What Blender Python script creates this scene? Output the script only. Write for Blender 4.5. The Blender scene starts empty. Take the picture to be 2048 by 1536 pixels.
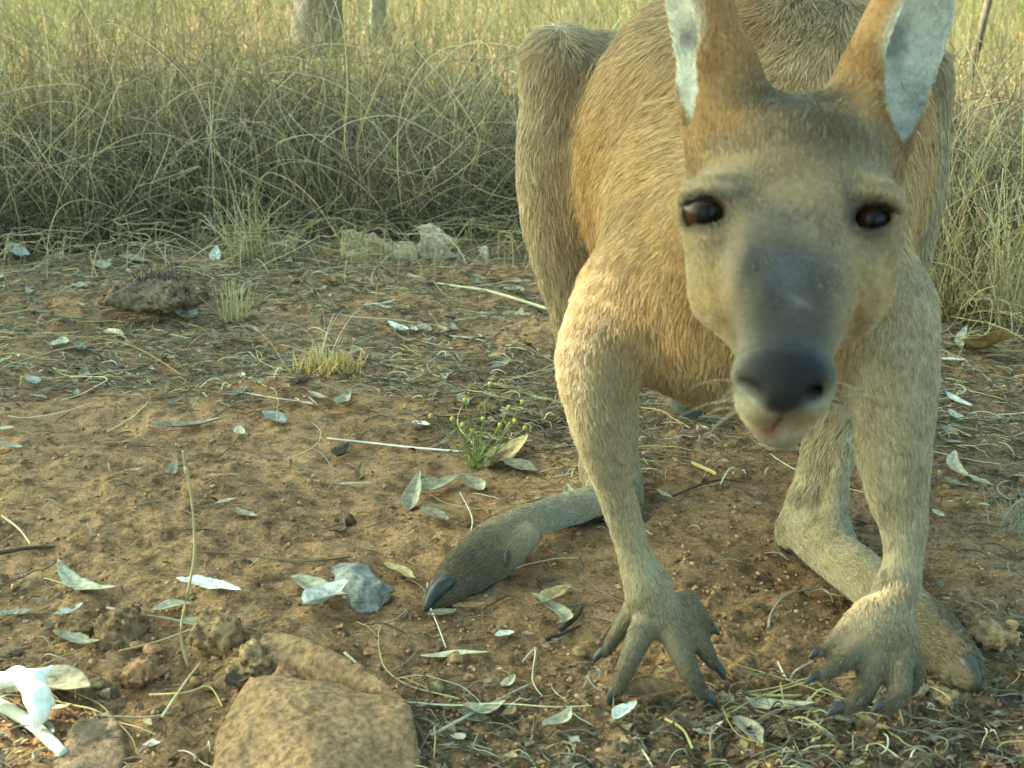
import bpy, bmesh, math, random
import numpy as np
from mathutils import Vector, Matrix

rng = np.random.default_rng(7)
random.seed(7)
SC = bpy.context.scene
COL = SC.collection

# ---------------------------------------------------------------- camera, sky, sun, exposure
H = 0.70                      # camera height (strapped low on a trunk)
PITCH = math.radians(18.0)
FPX = 2668.0                  # focal length in pixels of the 2048 px wide photograph
cam_d = bpy.data.cameras.new('camera')
cam = bpy.data.objects.new('camera', cam_d); COL.objects.link(cam)
cam_d.sensor_width = 36.0
cam_d.lens = FPX / 2048.0 * 36.0
cam.location = (0, 0, H)
cam.rotation_euler = (math.pi / 2 - PITCH, 0, 0)
cam_d.clip_start = 0.05; cam_d.clip_end = 2000
cam_d.dof.use_dof = True
cam_d.dof.focus_distance = 1.75
cam_d.dof.aperture_fstop = 12.0
SC.camera = cam

SUN_DIR = Vector((-0.84, 0.26, 0.50)).normalized()     # towards the sun: low, left and a little behind the animal
SUN_EL = math.asin(SUN_DIR.z)
SUN_AZ = math.atan2(SUN_DIR.x, SUN_DIR.y)              # clockwise from +Y
world = bpy.data.worlds.new('World'); SC.world = world; world.use_nodes = True
wn = world.node_tree.nodes; wl = world.node_tree.links
for n in list(wn): wn.remove(n)
w_out = wn.new('ShaderNodeOutputWorld'); w_bg = wn.new('ShaderNodeBackground'); w_sky = wn.new('ShaderNodeTexSky')
w_sky.sky_type = 'NISHITA'; w_sky.sun_disc = False
w_sky.sun_elevation = SUN_EL; w_sky.sun_rotation = SUN_AZ
w_sky.air_density = 0.9; w_sky.dust_density = 3.0; w_sky.ozone_density = 0.6
w_mix = wn.new('ShaderNodeMix'); w_mix.data_type = 'RGBA'; w_mix.blend_type = 'MULTIPLY'
w_mix.inputs['Factor'].default_value = 1.0
w_mix.inputs[7].default_value = (0.77, 1.0, 0.78, 1)     # the camera's green-yellow white balance
wl.new(w_sky.outputs[0], w_mix.inputs[6]); wl.new(w_mix.outputs[2], w_bg.inputs['Color'])
w_bg.inputs['Strength'].default_value = 0.15
wl.new(w_bg.outputs[0], w_out.inputs[0])
sun_d = bpy.data.lights.new('sun', 'SUN'); sun = bpy.data.objects.new('sun', sun_d); COL.objects.link(sun)
sun_d.energy = 4.0; sun_d.angle = math.radians(0.5); sun_d.color = (1.0, 0.96, 0.72)
sun.rotation_euler = (-SUN_DIR).to_track_quat('-Z', 'Y').to_euler()
sun.location = (-6, 2, 6)
SC.view_settings.view_transform = 'Standard'; SC.view_settings.look = 'None'
SC.view_settings.gamma = 1.0; SC.view_settings.use_curve_mapping = False
SC.view_settings.exposure = 2.65
SC.render.engine = 'CYCLES'
SC.cycles.use_denoising = True
SC.cycles.max_bounces = 6; SC.cycles.diffuse_bounces = 4; SC.cycles.glossy_bounces = 2
SC.cycles.transmission_bounces = 4; SC.cycles.transparent_max_bounces = 8
SC.cycles_curves.shape = 'RIBBONS'; SC.cycles_curves.subdivisions = 2

# ---------------------------------------------------------------- pixel -> place helpers
SP, CP = math.sin(PITCH), math.cos(PITCH)
def P(x, y, d):               # a photograph pixel at depth d metres along the lens axis
    u = (x - 1024.0) / FPX; v = (y - 768.0) / FPX
    return np.array((u * d, d * (CP - v * SP), H - d * (SP + v * CP)))
def G(x, y, z=0.0):           # a photograph pixel at height z above level ground
    v = (y - 768.0) / FPX
    return P(x, y, (H - z) / (SP + v * CP))
def PX(d): return d / FPX     # metres per photograph pixel at depth d

def nrm(v):
    v = np.asarray(v, float); return v / max(np.linalg.norm(v), 1e-9)

# ---------------------------------------------------------------- numpy noise
def _h(ix, iy, iz, s):
    n = (ix * 374761393 + iy * 668265263 + iz * 2147483647 + s * 1274126177).astype(np.int64)
    n = (n ^ (n >> 13)) * 1274126177
    n = (n ^ (n >> 16)) & 0xffffff
    return n / float(0xffffff)
def vnoise(p, s=0):           # value noise, p (N,3) -> -1..1
    i = np.floor(p).astype(np.int64); f = p - i
    f = f * f * (3 - 2 * f)
    r = 0
    for dx in (0, 1):
        wx = f[:, 0] if dx else 1 - f[:, 0]
        for dy in (0, 1):
            wy = f[:, 1] if dy else 1 - f[:, 1]
            for dz in (0, 1):
                wz = f[:, 2] if dz else 1 - f[:, 2]
                r = r + wx * wy * wz * _h(i[:, 0] + dx, i[:, 1] + dy, i[:, 2] + dz, s)
    return r * 2 - 1
def fbm(p, s=0, o=4, g=0.5):
    r = 0; a = 1.0
    for k in range(o):
        r = r + a * vnoise(p * (2.03 ** k), s + 11 * k); a *= g
    return r

# ---------------------------------------------------------------- ground relief
BUMPS = []                    # (x, y, radius_x, radius_y, height)
def bump_px(x, y, rx, ry, h):
    c = G(x, y); BUMPS.append((c[0], c[1], rx, ry, h))
bump_px(1080, 680, 0.16, 0.14, 0.035); bump_px(1900, 1180, 0.13, 0.16, 0.03)
bump_px(300, 1010, 0.35, 0.20, 0.022); bump_px(640, 800, 0.22, 0.12, 0.02)
bump_px(305, 590, 0.12, 0.10, 0.045); bump_px(560, 1260, 0.18, 0.12, 0.02)
bump_px(1980, 1290, 0.1, 0.08, 0.02); bump_px(1690, 1190, 0.07, 0.10, -0.018)
bump_px(1750, 900, 0.2, 0.2, 0.02); bump_px(30, 860, 0.25, 0.15, 0.015)
def ground_exact(x, y):
    x = np.asarray(x, float); y = np.asarray(y, float)
    sh = x.shape; x = x.ravel(); y = y.ravel()
    q = np.stack([x, y, np.zeros_like(x)], 1)
    near = np.clip(1.5 - np.hypot(x, y - 2) / 12.0, 0, 1)
    rough = np.clip(0.30 + 0.7 * vnoise(q * 4.5, 19) + 0.9 * np.clip((1.5 - y) * 3, 0, 1), 0.12, 1.25)
    z = 0.010 * fbm(q * 2.1, 3, 3) + near * (0.0075 * fbm(q * 9, 5, 3) + 0.0035 * np.abs(fbm(q * 34, 9, 3)) + rough * (0.0052 * np.clip(fbm(q * 70, 14, 3, 0.6), -0.3, 1.4) + 0.004 * np.clip(fbm(q * 27, 24, 2), 0, 1)))
    z = z * (0.4 + 0.6 * near)
    for bx, by, rx, ry, h in BUMPS:
        e = ((x - bx) / rx) ** 2 + ((y - by) / ry) ** 2
        z = z + h * np.exp(-e) * (1 + 0.25 * vnoise(q * 17, 2))
    return (z - 0.004).reshape(sh)
_GX, _GY, _GS = -2.4, 0.7, 0.006
_tx = np.arange(_GX, 2.4, _GS); _ty = np.arange(_GY, 5.2, _GS)
_TAB = ground_exact(*np.meshgrid(_tx, _ty, indexing='ij'))
def ground_z(x, y):           # table look-up near the camera, exact beyond
    x = np.asarray(x, float); y = np.asarray(y, float)
    u = (x - _GX) / _GS; v = (y - _GY) / _GS
    ok = (u >= 0) & (v >= 0) & (u < len(_tx) - 1.001) & (v < len(_ty) - 1.001)
    i = np.clip(u.astype(int), 0, len(_tx) - 2); j = np.clip(v.astype(int), 0, len(_ty) - 2); f = u - i; g = v - j
    z = (_TAB[i, j] * (1 - f) + _TAB[i + 1, j] * f) * (1 - g) + (_TAB[i, j + 1] * (1 - f) + _TAB[i + 1, j + 1] * f) * g
    if not ok.all():
        z = z.copy(); z[~ok] = ground_exact(x[~ok], y[~ok])
    return z
def gz(x, y): return float(ground_z(np.array([x]), np.array([y]))[0])
def GP(x, y, up=0.0):         # pixel on the real, uneven ground
    c = G(x, y)
    for _ in range(3):
        c = G(x, y, gz(c[0], c[1]))
    c[2] += up
    return c

# ---------------------------------------------------------------- object helpers
def tag(o, label=None, cat=None, group=None, kind=None):
    if label: o['label'] = label
    if cat: o['category'] = cat
    if group: o['group'] = group
    if kind: o['kind'] = kind
    return o
def link(o, parent=None):
    COL.objects.link(o)
    if parent is not None:
        o.parent = parent
        o.matrix_parent_inverse = Matrix.Translation(parent.location).inverted() if parent.type == 'EMPTY' else Matrix.Identity(4)
    return o
def empty(name, loc):
    o = bpy.data.objects.new(name, None); o.empty_display_size = 0.05
    o.location = loc; COL.objects.link(o); return o
def mesh_obj(name, verts, faces, mat, parent=None, smooth=True, cols=None):
    me = bpy.data.meshes.new(name)
    verts = np.asarray(verts, np.float32)
    if isinstance(faces, np.ndarray):
        n, k = faces.shape
        me.vertices.add(len(verts)); me.vertices.foreach_set('co', verts.ravel())
        me.loops.add(n * k); me.loops.foreach_set('vertex_index', faces.astype(np.int32).ravel())
        me.polygons.add(n); me.polygons.foreach_set('loop_start', np.arange(0, n * k, k, dtype=np.int32))
        me.polygons.foreach_set('loop_total', np.full(n, k, np.int32))
        me.update(calc_edges=True)
    else:
        me.from_pydata([tuple(v) for v in verts], [], [tuple(f) for f in faces]); me.update()
    if smooth: me.polygons.foreach_set('use_smooth', np.ones(len(me.polygons), bool))
    if cols is not None:
        a = me.attributes.new('col', 'FLOAT_COLOR', 'POINT')
        c4 = np.ones((len(verts), 4), np.float32); c4[:, :3] = cols
        a.data.foreach_set('color', c4.ravel())
    me.materials.append(mat)
    o = bpy.data.objects.new(name, me)
    return link(o, parent)
def curves_obj(name, pts, radii, cols, mat, parent=None):
    """pts (N,K,3), radii (N,K), cols (N,3): strands as a hair-curves object"""
    N, K, _ = pts.shape
    cu = bpy.data.hair_curves.new(name)
    cu.add_curves([K] * N)
    cu.points.foreach_set('position', np.ascontiguousarray(pts, np.float32).ravel())
    ra = cu.attributes.get('radius') or cu.attributes.new('radius', 'FLOAT', 'POINT')
    ra.data.foreach_set('value', np.ascontiguousarray(radii, np.float32).ravel())
    a = cu.attributes.new('col', 'FLOAT_COLOR', 'CURVE')
    c4 = np.ones((N, 4), np.float32); c4[:, :3] = cols
    a.data.foreach_set('color', c4.ravel())
    cu.materials.append(mat)
    o = bpy.data.objects.new(name, cu)
    return link(o, parent)

# ---------------------------------------------------------------- materials
def mat_base(name, rough=0.8, spec=0.25):
    m = bpy.data.materials.new(name); m.use_nodes = True
    b = m.node_tree.nodes['Principled BSDF']
    b.inputs['Roughness'].default_value = rough
    b.inputs['Specular IOR Level'].default_value = spec
    return m, m.node_tree.nodes, m.node_tree.links, b
def mat_plain(name, c, rough=0.7, spec=0.3, var=0.25, scale=60, bump=0.15, coat=0.0):
    m, n, l, b = mat_base(name, rough, spec)
    tc = n.new('ShaderNodeTexCoord'); no = n.new('ShaderNodeTexNoise')
    no.inputs['Scale'].default_value = scale; no.inputs['Detail'].default_value = 6
    l.new(tc.outputs['Object'], no.inputs['Vector'])
    cr = n.new('ShaderNodeValToRGB')
    cr.color_ramp.elements[0].position = 0.3; cr.color_ramp.elements[1].position = 0.72
    cr.color_ramp.elements[0].color = (*[x * (1 - var) for x in c], 1)
    cr.color_ramp.elements[1].color = (*[min(1, x * (1 + var)) for x in c], 1)
    l.new(no.outputs['Fac'], cr.inputs['Fac']); l.new(cr.outputs['Color'], b.inputs['Base Color'])
    if bump:
        bp = n.new('ShaderNodeBump'); bp.inputs['Strength'].default_value = bump; bp.inputs['Distance'].default_value = 0.002
        l.new(no.outputs['Fac'], bp.inputs['Height']); l.new(bp.outputs['Normal'], b.inputs['Normal'])
    b.inputs['Coat Weight'].default_value = coat
    return m
def mat_attr(name, rough=0.75, spec=0.2, noise=0.0, scale=120, trans=0.0, bump=0.0):
    """colour from the 'col' attribute, with a little procedural mottling"""
    m, n, l, b = mat_base(name, rough, spec)
    at = n.new('ShaderNodeAttribute'); at.attribute_name = 'col'
    src = at.outputs['Color']
    if noise:
        tc = n.new('ShaderNodeTexCoord'); no = n.new('ShaderNodeTexNoise')
        no.inputs['Scale'].default_value = scale; no.inputs['Detail'].default_value = 8; no.inputs['Roughness'].default_value = 0.65
        l.new(tc.outputs['Object'], no.inputs['Vector'])
        mr = n.new('ShaderNodeMapRange'); mr.inputs['From Min'].default_value = 0.36; mr.inputs['From Max'].default_value = 0.64
        mr.inputs['To Min'].default_value = 1 - noise; mr.inputs['To Max'].default_value = 1 + noise
        l.new(no.outputs['Fac'], mr.inputs['Value'])
        mx = n.new('ShaderNodeMix'); mx.data_type = 'RGBA'; mx.blend_type = 'MULTIPLY'; mx.inputs['Factor'].default_value = 1
        l.new(src, mx.inputs[6]); l.new(mr.outputs['Result'], mx.inputs[7]); src = mx.outputs[2]
        if bump:
            bp = n.new('ShaderNodeBump'); bp.inputs['Strength'].default_value = bump; bp.inputs['Distance'].default_value = 0.003
            l.new(no.outputs['Fac'], bp.inputs['Height']); l.new(bp.outputs['Normal'], b.inputs['Normal'])
    l.new(src, b.inputs['Base Color'])
    if trans:
        tr = n.new('ShaderNodeBsdfTranslucent'); l.new(src, tr.inputs['Color'])
        ms = n.new('ShaderNodeMixShader'); ms.inputs[0].default_value = trans
        l.new(b.outputs[0], ms.inputs[1]); l.new(tr.outputs[0], ms.inputs[2])
        l.new(ms.outputs[0], n['Material Output'].inputs['Surface'])
    return m

M_FUR = mat_attr('fur', 0.6, 0.25, trans=0.25)
M_SKIN = mat_attr('furred_skin', 0.8, 0.15, noise=0.15, scale=300)
M_GRASS = mat_attr('dry_grass', 0.8, 0.08, trans=0.3)
M_STRAW = mat_attr('straw', 0.8, 0.08, trans=0.15)
M_LEAF = mat_attr('dead_leaf', 0.85, 0.06, noise=0.35, scale=140, trans=0.15, bump=0.3)
M_STONE = mat_attr('stone', 0.95, 0.05, noise=0.45, scale=150, bump=1.0)
M_CLOD = mat_attr('earth_clod', 0.97, 0.03, noise=0.5, scale=130, bump=1.0)
M_CLAW = mat_plain('claw_horn', (0.035, 0.034, 0.034), 0.42, 0.35, 0.35, 90, 0.1)
M_BARK = mat_attr('bark', 0.9, 0.15, noise=0.4, scale=30, bump=0.8)
M_GREEN = mat_attr('weed_green', 0.6, 0.3, trans=0.2)

# ---------------------------------------------------------------- implicit surfaces
class Field:
    def __init__(s, xs, ys, zs):
        s.ax = [np.asarray(a, np.float32) for a in (xs, ys, zs)]
        s.f = np.full([len(a) for a in s.ax], 1.0, np.float32)
    def _win(s, lo, hi):
        sl = []
        for a, l, h in zip(s.ax, lo, hi):
            i = max(0, np.searchsorted(a, l) - 1); j = min(len(a), np.searchsorted(a, h) + 1)
            if j <= i: return None
            sl.append(slice(i, j))
        return tuple(sl)
    def _grid(s, sl):
        return np.meshgrid(*[a[w] for a, w in zip(s.ax, sl)], indexing='ij', sparse=True)
    def _put(s, sl, d, k, op):
        f = s.f[sl]
        if op == 'add':
            if k > 0:
                h = np.maximum(k - np.abs(f - d), 0) / k; s.f[sl] = np.minimum(f, d) - h * h * k * 0.25
            else: s.f[sl] = np.minimum(f, d)
        else:
            d = -d
            if k > 0:
                h = np.maximum(k - np.abs(f - d), 0) / k; s.f[sl] = np.maximum(f, d) + h * h * k * 0.25
            else: s.f[sl] = np.maximum(f, d)
    def cone(s, a, ra, b, rb, k=0.02, op='add'):
        a = np.asarray(a, np.float32); b = np.asarray(b, np.float32)
        m = max(ra, rb) + k + 0.02
        sl = s._win(np.minimum(a, b) - m, np.maximum(a, b) + m)
        if sl is None: return
        X, Y, Z = s._grid(sl)
        s._put(sl, sd_cone(X, Y, Z, a, ra, b, rb).astype(np.float32), k, op)
    def chain(s, q, k=0.02):
        A = np.array([a for a, _ in q]); Rr = np.array([r for _, r in q])
        m = Rr.max() + k + 0.02
        sl = s._win(A.min(0) - m, A.max(0) + m)
        if sl is None: return
        X, Y, Z = s._grid(sl); d = None
        t = np.linspace(0, len(A) - 1, (len(A) - 1) * 4 + 1)
        i = np.clip(t.astype(int), 0, len(A) - 2); f = t - i
        im = np.clip(i - 1, 0, len(A) - 1); ip = np.clip(i + 2, 0, len(A) - 1)
        def cr(B):
            ff = f.reshape([-1] + [1] * (B.ndim - 1)); p0, p1, p2, p3 = B[im], B[i], B[i + 1], B[ip]
            return 0.5 * (2 * p1 + (p2 - p0) * ff + (2 * p0 - 5 * p1 + 4 * p2 - p3) * ff ** 2 + (3 * p1 - p0 - 3 * p2 + p3) * ff ** 3)
        B = cr(A).astype(np.float32); R2 = cr(Rr)
        for j in range(len(B) - 1):
            e = sd_cone(X, Y, Z, B[j], float(R2[j]), B[j + 1], float(R2[j + 1])).astype(np.float32)
            d = e if d is None else np.minimum(d, e)
        s._put(sl, d, k, 'add')
    def ell(s, c, R, r, k=0.02, op='add'):
        c = np.asarray(c, np.float32); R = np.asarray(R, np.float32); r = np.asarray(r, np.float32)
        ext = np.sqrt(((R * r[:, None]) ** 2).sum(0)) + k + 0.02
        sl = s._win(c - ext, c + ext)
        if sl is None: return
        X, Y, Z = s._grid(sl)
        s._put(sl, sd_ell(X, Y, Z, c, R, r).astype(np.float32), k, op)
    def mesh(s):
        return surface_nets(s.f, s.ax)
def sd_cone(X, Y, Z, a, ra, b, rb):
    ba = b - a; L2 = float(ba @ ba) + 1e-12
    px, py, pz = X - a[0], Y - a[1], Z - a[2]
    t = np.clip((px * ba[0] + py * ba[1] + pz * ba[2]) / L2, 0, 1)
    return np.sqrt((px - t * ba[0]) ** 2 + (py - t * ba[1]) ** 2 + (pz - t * ba[2]) ** 2) - (ra + t * (rb - ra))
def sd_ell(X, Y, Z, c, R, r):           # R rows are the axes
    px, py, pz = X - c[0], Y - c[1], Z - c[2]
    k0 = 0; k1 = 0
    for i in range(3):
        q = px * R[i, 0] + py * R[i, 1] + pz * R[i, 2]
        k0 = k0 + (q / r[i]) ** 2; k1 = k1 + (q / (r[i] * r[i])) ** 2
    k0 = np.sqrt(k0); k1 = np.sqrt(k1) + 1e-9
    return k0 * (k0 - 1) / k1
def surface_nets(f, ax):
    S = f < 0
    n = [k - 1 for k in f.shape]
    cnt = np.zeros(n, np.uint8)
    cor = [(i, j, k) for i in (0, 1) for j in (0, 1) for k in (0, 1)]
    for i, j, k in cor: cnt += S[i:n[0] + i, j:n[1] + j, k:n[2] + k]
    I = np.argwhere((cnt > 0) & (cnt < 8))
    vals = {}
    for c in cor: vals[c] = f[I[:, 0] + c[0], I[:, 1] + c[1], I[:, 2] + c[2]]
    acc = np.zeros((len(I), 3)); num = np.zeros(len(I))
    for c in cor:
        for a in range(3):
            if c[a] == 0:
                e = list(c); e[a] = 1; e = tuple(e)
                va, vb = vals[c], vals[e]
                x = (va < 0) != (vb < 0)
                t = np.where(x, va / np.where(x, va - vb, 1), 0)
                q = np.array(c, float)[None, :].repeat(len(I), 0); q[:, a] = t
                acc += q * x[:, None]; num += x
    acc /= num[:, None]
    V = np.empty_like(acc)
    for a in range(3):
        A = ax[a].astype(float); V[:, a] = A[I[:, a]] + acc[:, a] * (A[I[:, a] + 1] - A[I[:, a]])
    idx = np.full(n, -1, np.int32); idx[I[:, 0], I[:, 1], I[:, 2]] = np.arange(len(I))
    F = []
    for a in range(3):
        b, c = (a + 1) % 3, (a + 2) % 3
        s0 = [slice(None)] * 3; s1 = [slice(None)] * 3
        s0[a] = slice(0, f.shape[a] - 1); s1[a] = slice(1, f.shape[a])
        X = S[tuple(s0)] != S[tuple(s1)]
        E = np.argwhere(X)
        ok = (E[:, b] > 0) & (E[:, c] > 0) & (E[:, b] < n[b]) & (E[:, c] < n[c]) & (E[:, a] < n[a])
        E = E[ok]
        ins = S[E[:, 0], E[:, 1], E[:, 2]]
        def at(db, dc):
            q = E.copy(); q[:, b] -= db; q[:, c] -= dc
            return idx[q[:, 0], q[:, 1], q[:, 2]]
        q = np.stack([at(1, 1), at(0, 1), at(0, 0), at(1, 0)], 1)
        q[~ins] = q[~ins][:, ::-1]
        F.append(q)
    F = np.concatenate(F); F = F[(F >= 0).all(1)]
    return V, F
def smooth_mesh(V, F, it=2, lam=0.5):
    E = np.concatenate([F[:, [0, 1]], F[:, [1, 2]], F[:, [2, 3]], F[:, [3, 0]]])
    deg = np.bincount(E.ravel(), minlength=len(V)).astype(float)
    for _ in range(it):
        A = np.zeros_like(V)
        for a in range(3):
            A[:, a] = np.bincount(E[:, 0], V[E[:, 1], a], len(V)) + np.bincount(E[:, 1], V[E[:, 0], a], len(V))
        V = V + lam * (A / deg[:, None] - V)
    return V
def vert_normals(V, F):
    n = np.cross(V[F[:, 2]] - V[F[:, 0]], V[F[:, 3]] - V[F[:, 1]])
    N = np.zeros_like(V)
    for a in range(3):
        for k in range(4): N[:, a] += np.bincount(F[:, k], n[:, a], len(V))
    return N / (np.linalg.norm(N, axis=1)[:, None] + 1e-12)

# ---------------------------------------------------------------- ground sheet
def lin(*segs):               # (start, stop, step)...
    r = []
    for a, b, s in segs: r.append(np.arange(a, b, s))
    return np.concatenate(r + [[segs[-1][1]]])
def geo(a, b, s0, g):
    r = [a]; s = s0
    while r[-1] < b: r.append(r[-1] + s); s *= g
    return np.array(r)
def build_ground():
    xr = geo(1.1, 400, 0.02, 1.16); xs = np.concatenate([-xr[::-1][:-1], np.arange(-1.1, 1.1, 0.0055), xr])
    yr = geo(3.6, 600, 0.02, 1.13); yl = -geo(-0.95, 400, 0.02, 1.2)
    ys = np.concatenate([yl[::-1][:-1], np.arange(0.95, 2.2, 0.0055), np.arange(2.2, 3.6, 0.011), yr])
    X, Y = np.meshgrid(xs, ys, indexing='ij'); Z = ground_exact(X, Y)
    V = np.stack([X.ravel(), Y.ravel(), Z.ravel()], 1)
    nx, ny = len(xs), len(ys)
    i = np.arange(nx * ny).reshape(nx, ny)
    F = np.stack([i[:-1, :-1].ravel(), i[1:, :-1].ravel(), i[1:, 1:].ravel(), i[:-1, 1:].ravel()], 1)
    m, n, l, b = mat_base('red_soil', 0.95, 0.1)
    tc = n.new('ShaderNodeTexCoord')
    def noise(scale, detail=6, rough=0.6):
        no = n.new('ShaderNodeTexNoise'); no.inputs['Scale'].default_value = scale
        no.inputs['Detail'].default_value = detail; no.inputs['Roughness'].default_value = rough
        l.new(tc.outputs['Object'], no.inputs['Vector']); return no
    n1 = noise(4.5, 6, 0.65); n2 = noise(34, 10, 0.78); n3 = noise(260, 6, 0.7)
    r1 = n.new('ShaderNodeValToRGB'); e = r1.color_ramp.elements
    e[0].position = 0.30; e[0].color = (0.31, 0.185, 0.100, 1); e[1].position = 0.64; e[1].color = (0.56, 0.325, 0.160, 1)
    l.new(n1.outputs['Fac'], r1.inputs['Fac'])
    r2 = n.new('ShaderNodeValToRGB'); e = r2.color_ramp.elements
    e[0].position = 0.40; e[0].color = (0.30, 0.29, 0.28, 1); e[1].position = 0.54; e[1].color = (1.05, 1.03, 1.0, 1)
    l.new(n2.outputs['Fac'], r2.inputs['Fac'])
    mx = n.new('ShaderNodeMix'); mx.data_type = 'RGBA'; mx.blend_type = 'MULTIPLY'; mx.inputs['Factor'].default_value = 0.85
    l.new(r1.outputs['Color'], mx.inputs[6]); l.new(r2.outputs['Color'], mx.inputs[7])
    mr = n.new('ShaderNodeMapRange'); mr.inputs['From Min'].default_value = 0.3; mr.inputs['From Max'].default_value = 0.7
    mr.inputs['To Min'].default_value = 0.45; mr.inputs['To Max'].default_value = 1.4
    l.new(n3.outputs['Fac'], mr.inputs['Value'])
    m2 = n.new('ShaderNodeMix'); m2.data_type = 'RGBA'; m2.blend_type = 'MULTIPLY'; m2.inputs['Factor'].default_value = 1
    l.new(mx.outputs[2], m2.inputs[6]); l.new(mr.outputs['Result'], m2.inputs[7])
    l.new(m2.outputs[2], b.inputs['Base Color'])
    ad = n.new('ShaderNodeMath'); ad.operation = 'MULTIPLY_ADD'; ad.inputs[1].default_value = 0.35
    l.new(n3.outputs['Fac'], ad.inputs[0]); l.new(n2.outputs['Fac'], ad.inputs[2])
    bp = n.new('ShaderNodeBump'); bp.inputs['Strength'].default_value = 1.0; bp.inputs['Distance'].default_value = 0.012
    l.new(ad.outputs[0], bp.inputs['Height']); l.new(bp.outputs['Normal'], b.inputs['Normal'])
    o = mesh_obj('ground', V, F, m)
    tag(o, kind='structure')
build_ground()
# ---------------------------------------------------------------- the kangaroo
FWD = np.array((0, CP, -SP)); UPC = np.array((0, SP, CP)); RGT = np.array((1.0, 0, 0))
CAMR = np.stack([RGT, UPC, FWD])          # axes: image right, image up, away from the lens
prims = []                                # (kind, data, flow, fur length, base colour) also used to colour and comb the fur
TAN = (0.49, 0.325, 0.155); RUF = (0.47, 0.255, 0.095); GREY = (0.42, 0.31, 0.185); PALE = (0.52, 0.44, 0.28)
LIMB = (0.48, 0.385, 0.245); FOOT = (0.20, 0.155, 0.095); FACE = (0.42, 0.29, 0.155); BROWN = (0.16, 0.115, 0.065)
def add_cone(F, a, ra, b, rb, k, col, fl, flow=None):
    F.cone(a, ra, b, rb, k)
    prims.append(('c', (np.array(a), ra, np.array(b), rb), nrm(flow if flow is not None else np.array(b) - np.array(a)), fl, col))
def add_ell(F, c, r, k, col, fl, flow, R=CAMR):
    F.ell(c, R, r, k); prims.append(('e', (np.array(c), np.array(R), np.array(r)), nrm(flow), fl, col))
def chain(F, pts, k, col, fl, flow=None):     # pts: (x, y, depth, radius in px)
    q = [(P(x, y, d), r * PX(d)) for x, y, d, r in pts]
    F.chain(q, k)
    for (a, ra), (b, rb) in zip(q[:-1], q[1:]):
        prims.append(('c', (a, ra, b, rb), nrm(flow if flow is not None else b - a), fl, col))
    return q

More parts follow.
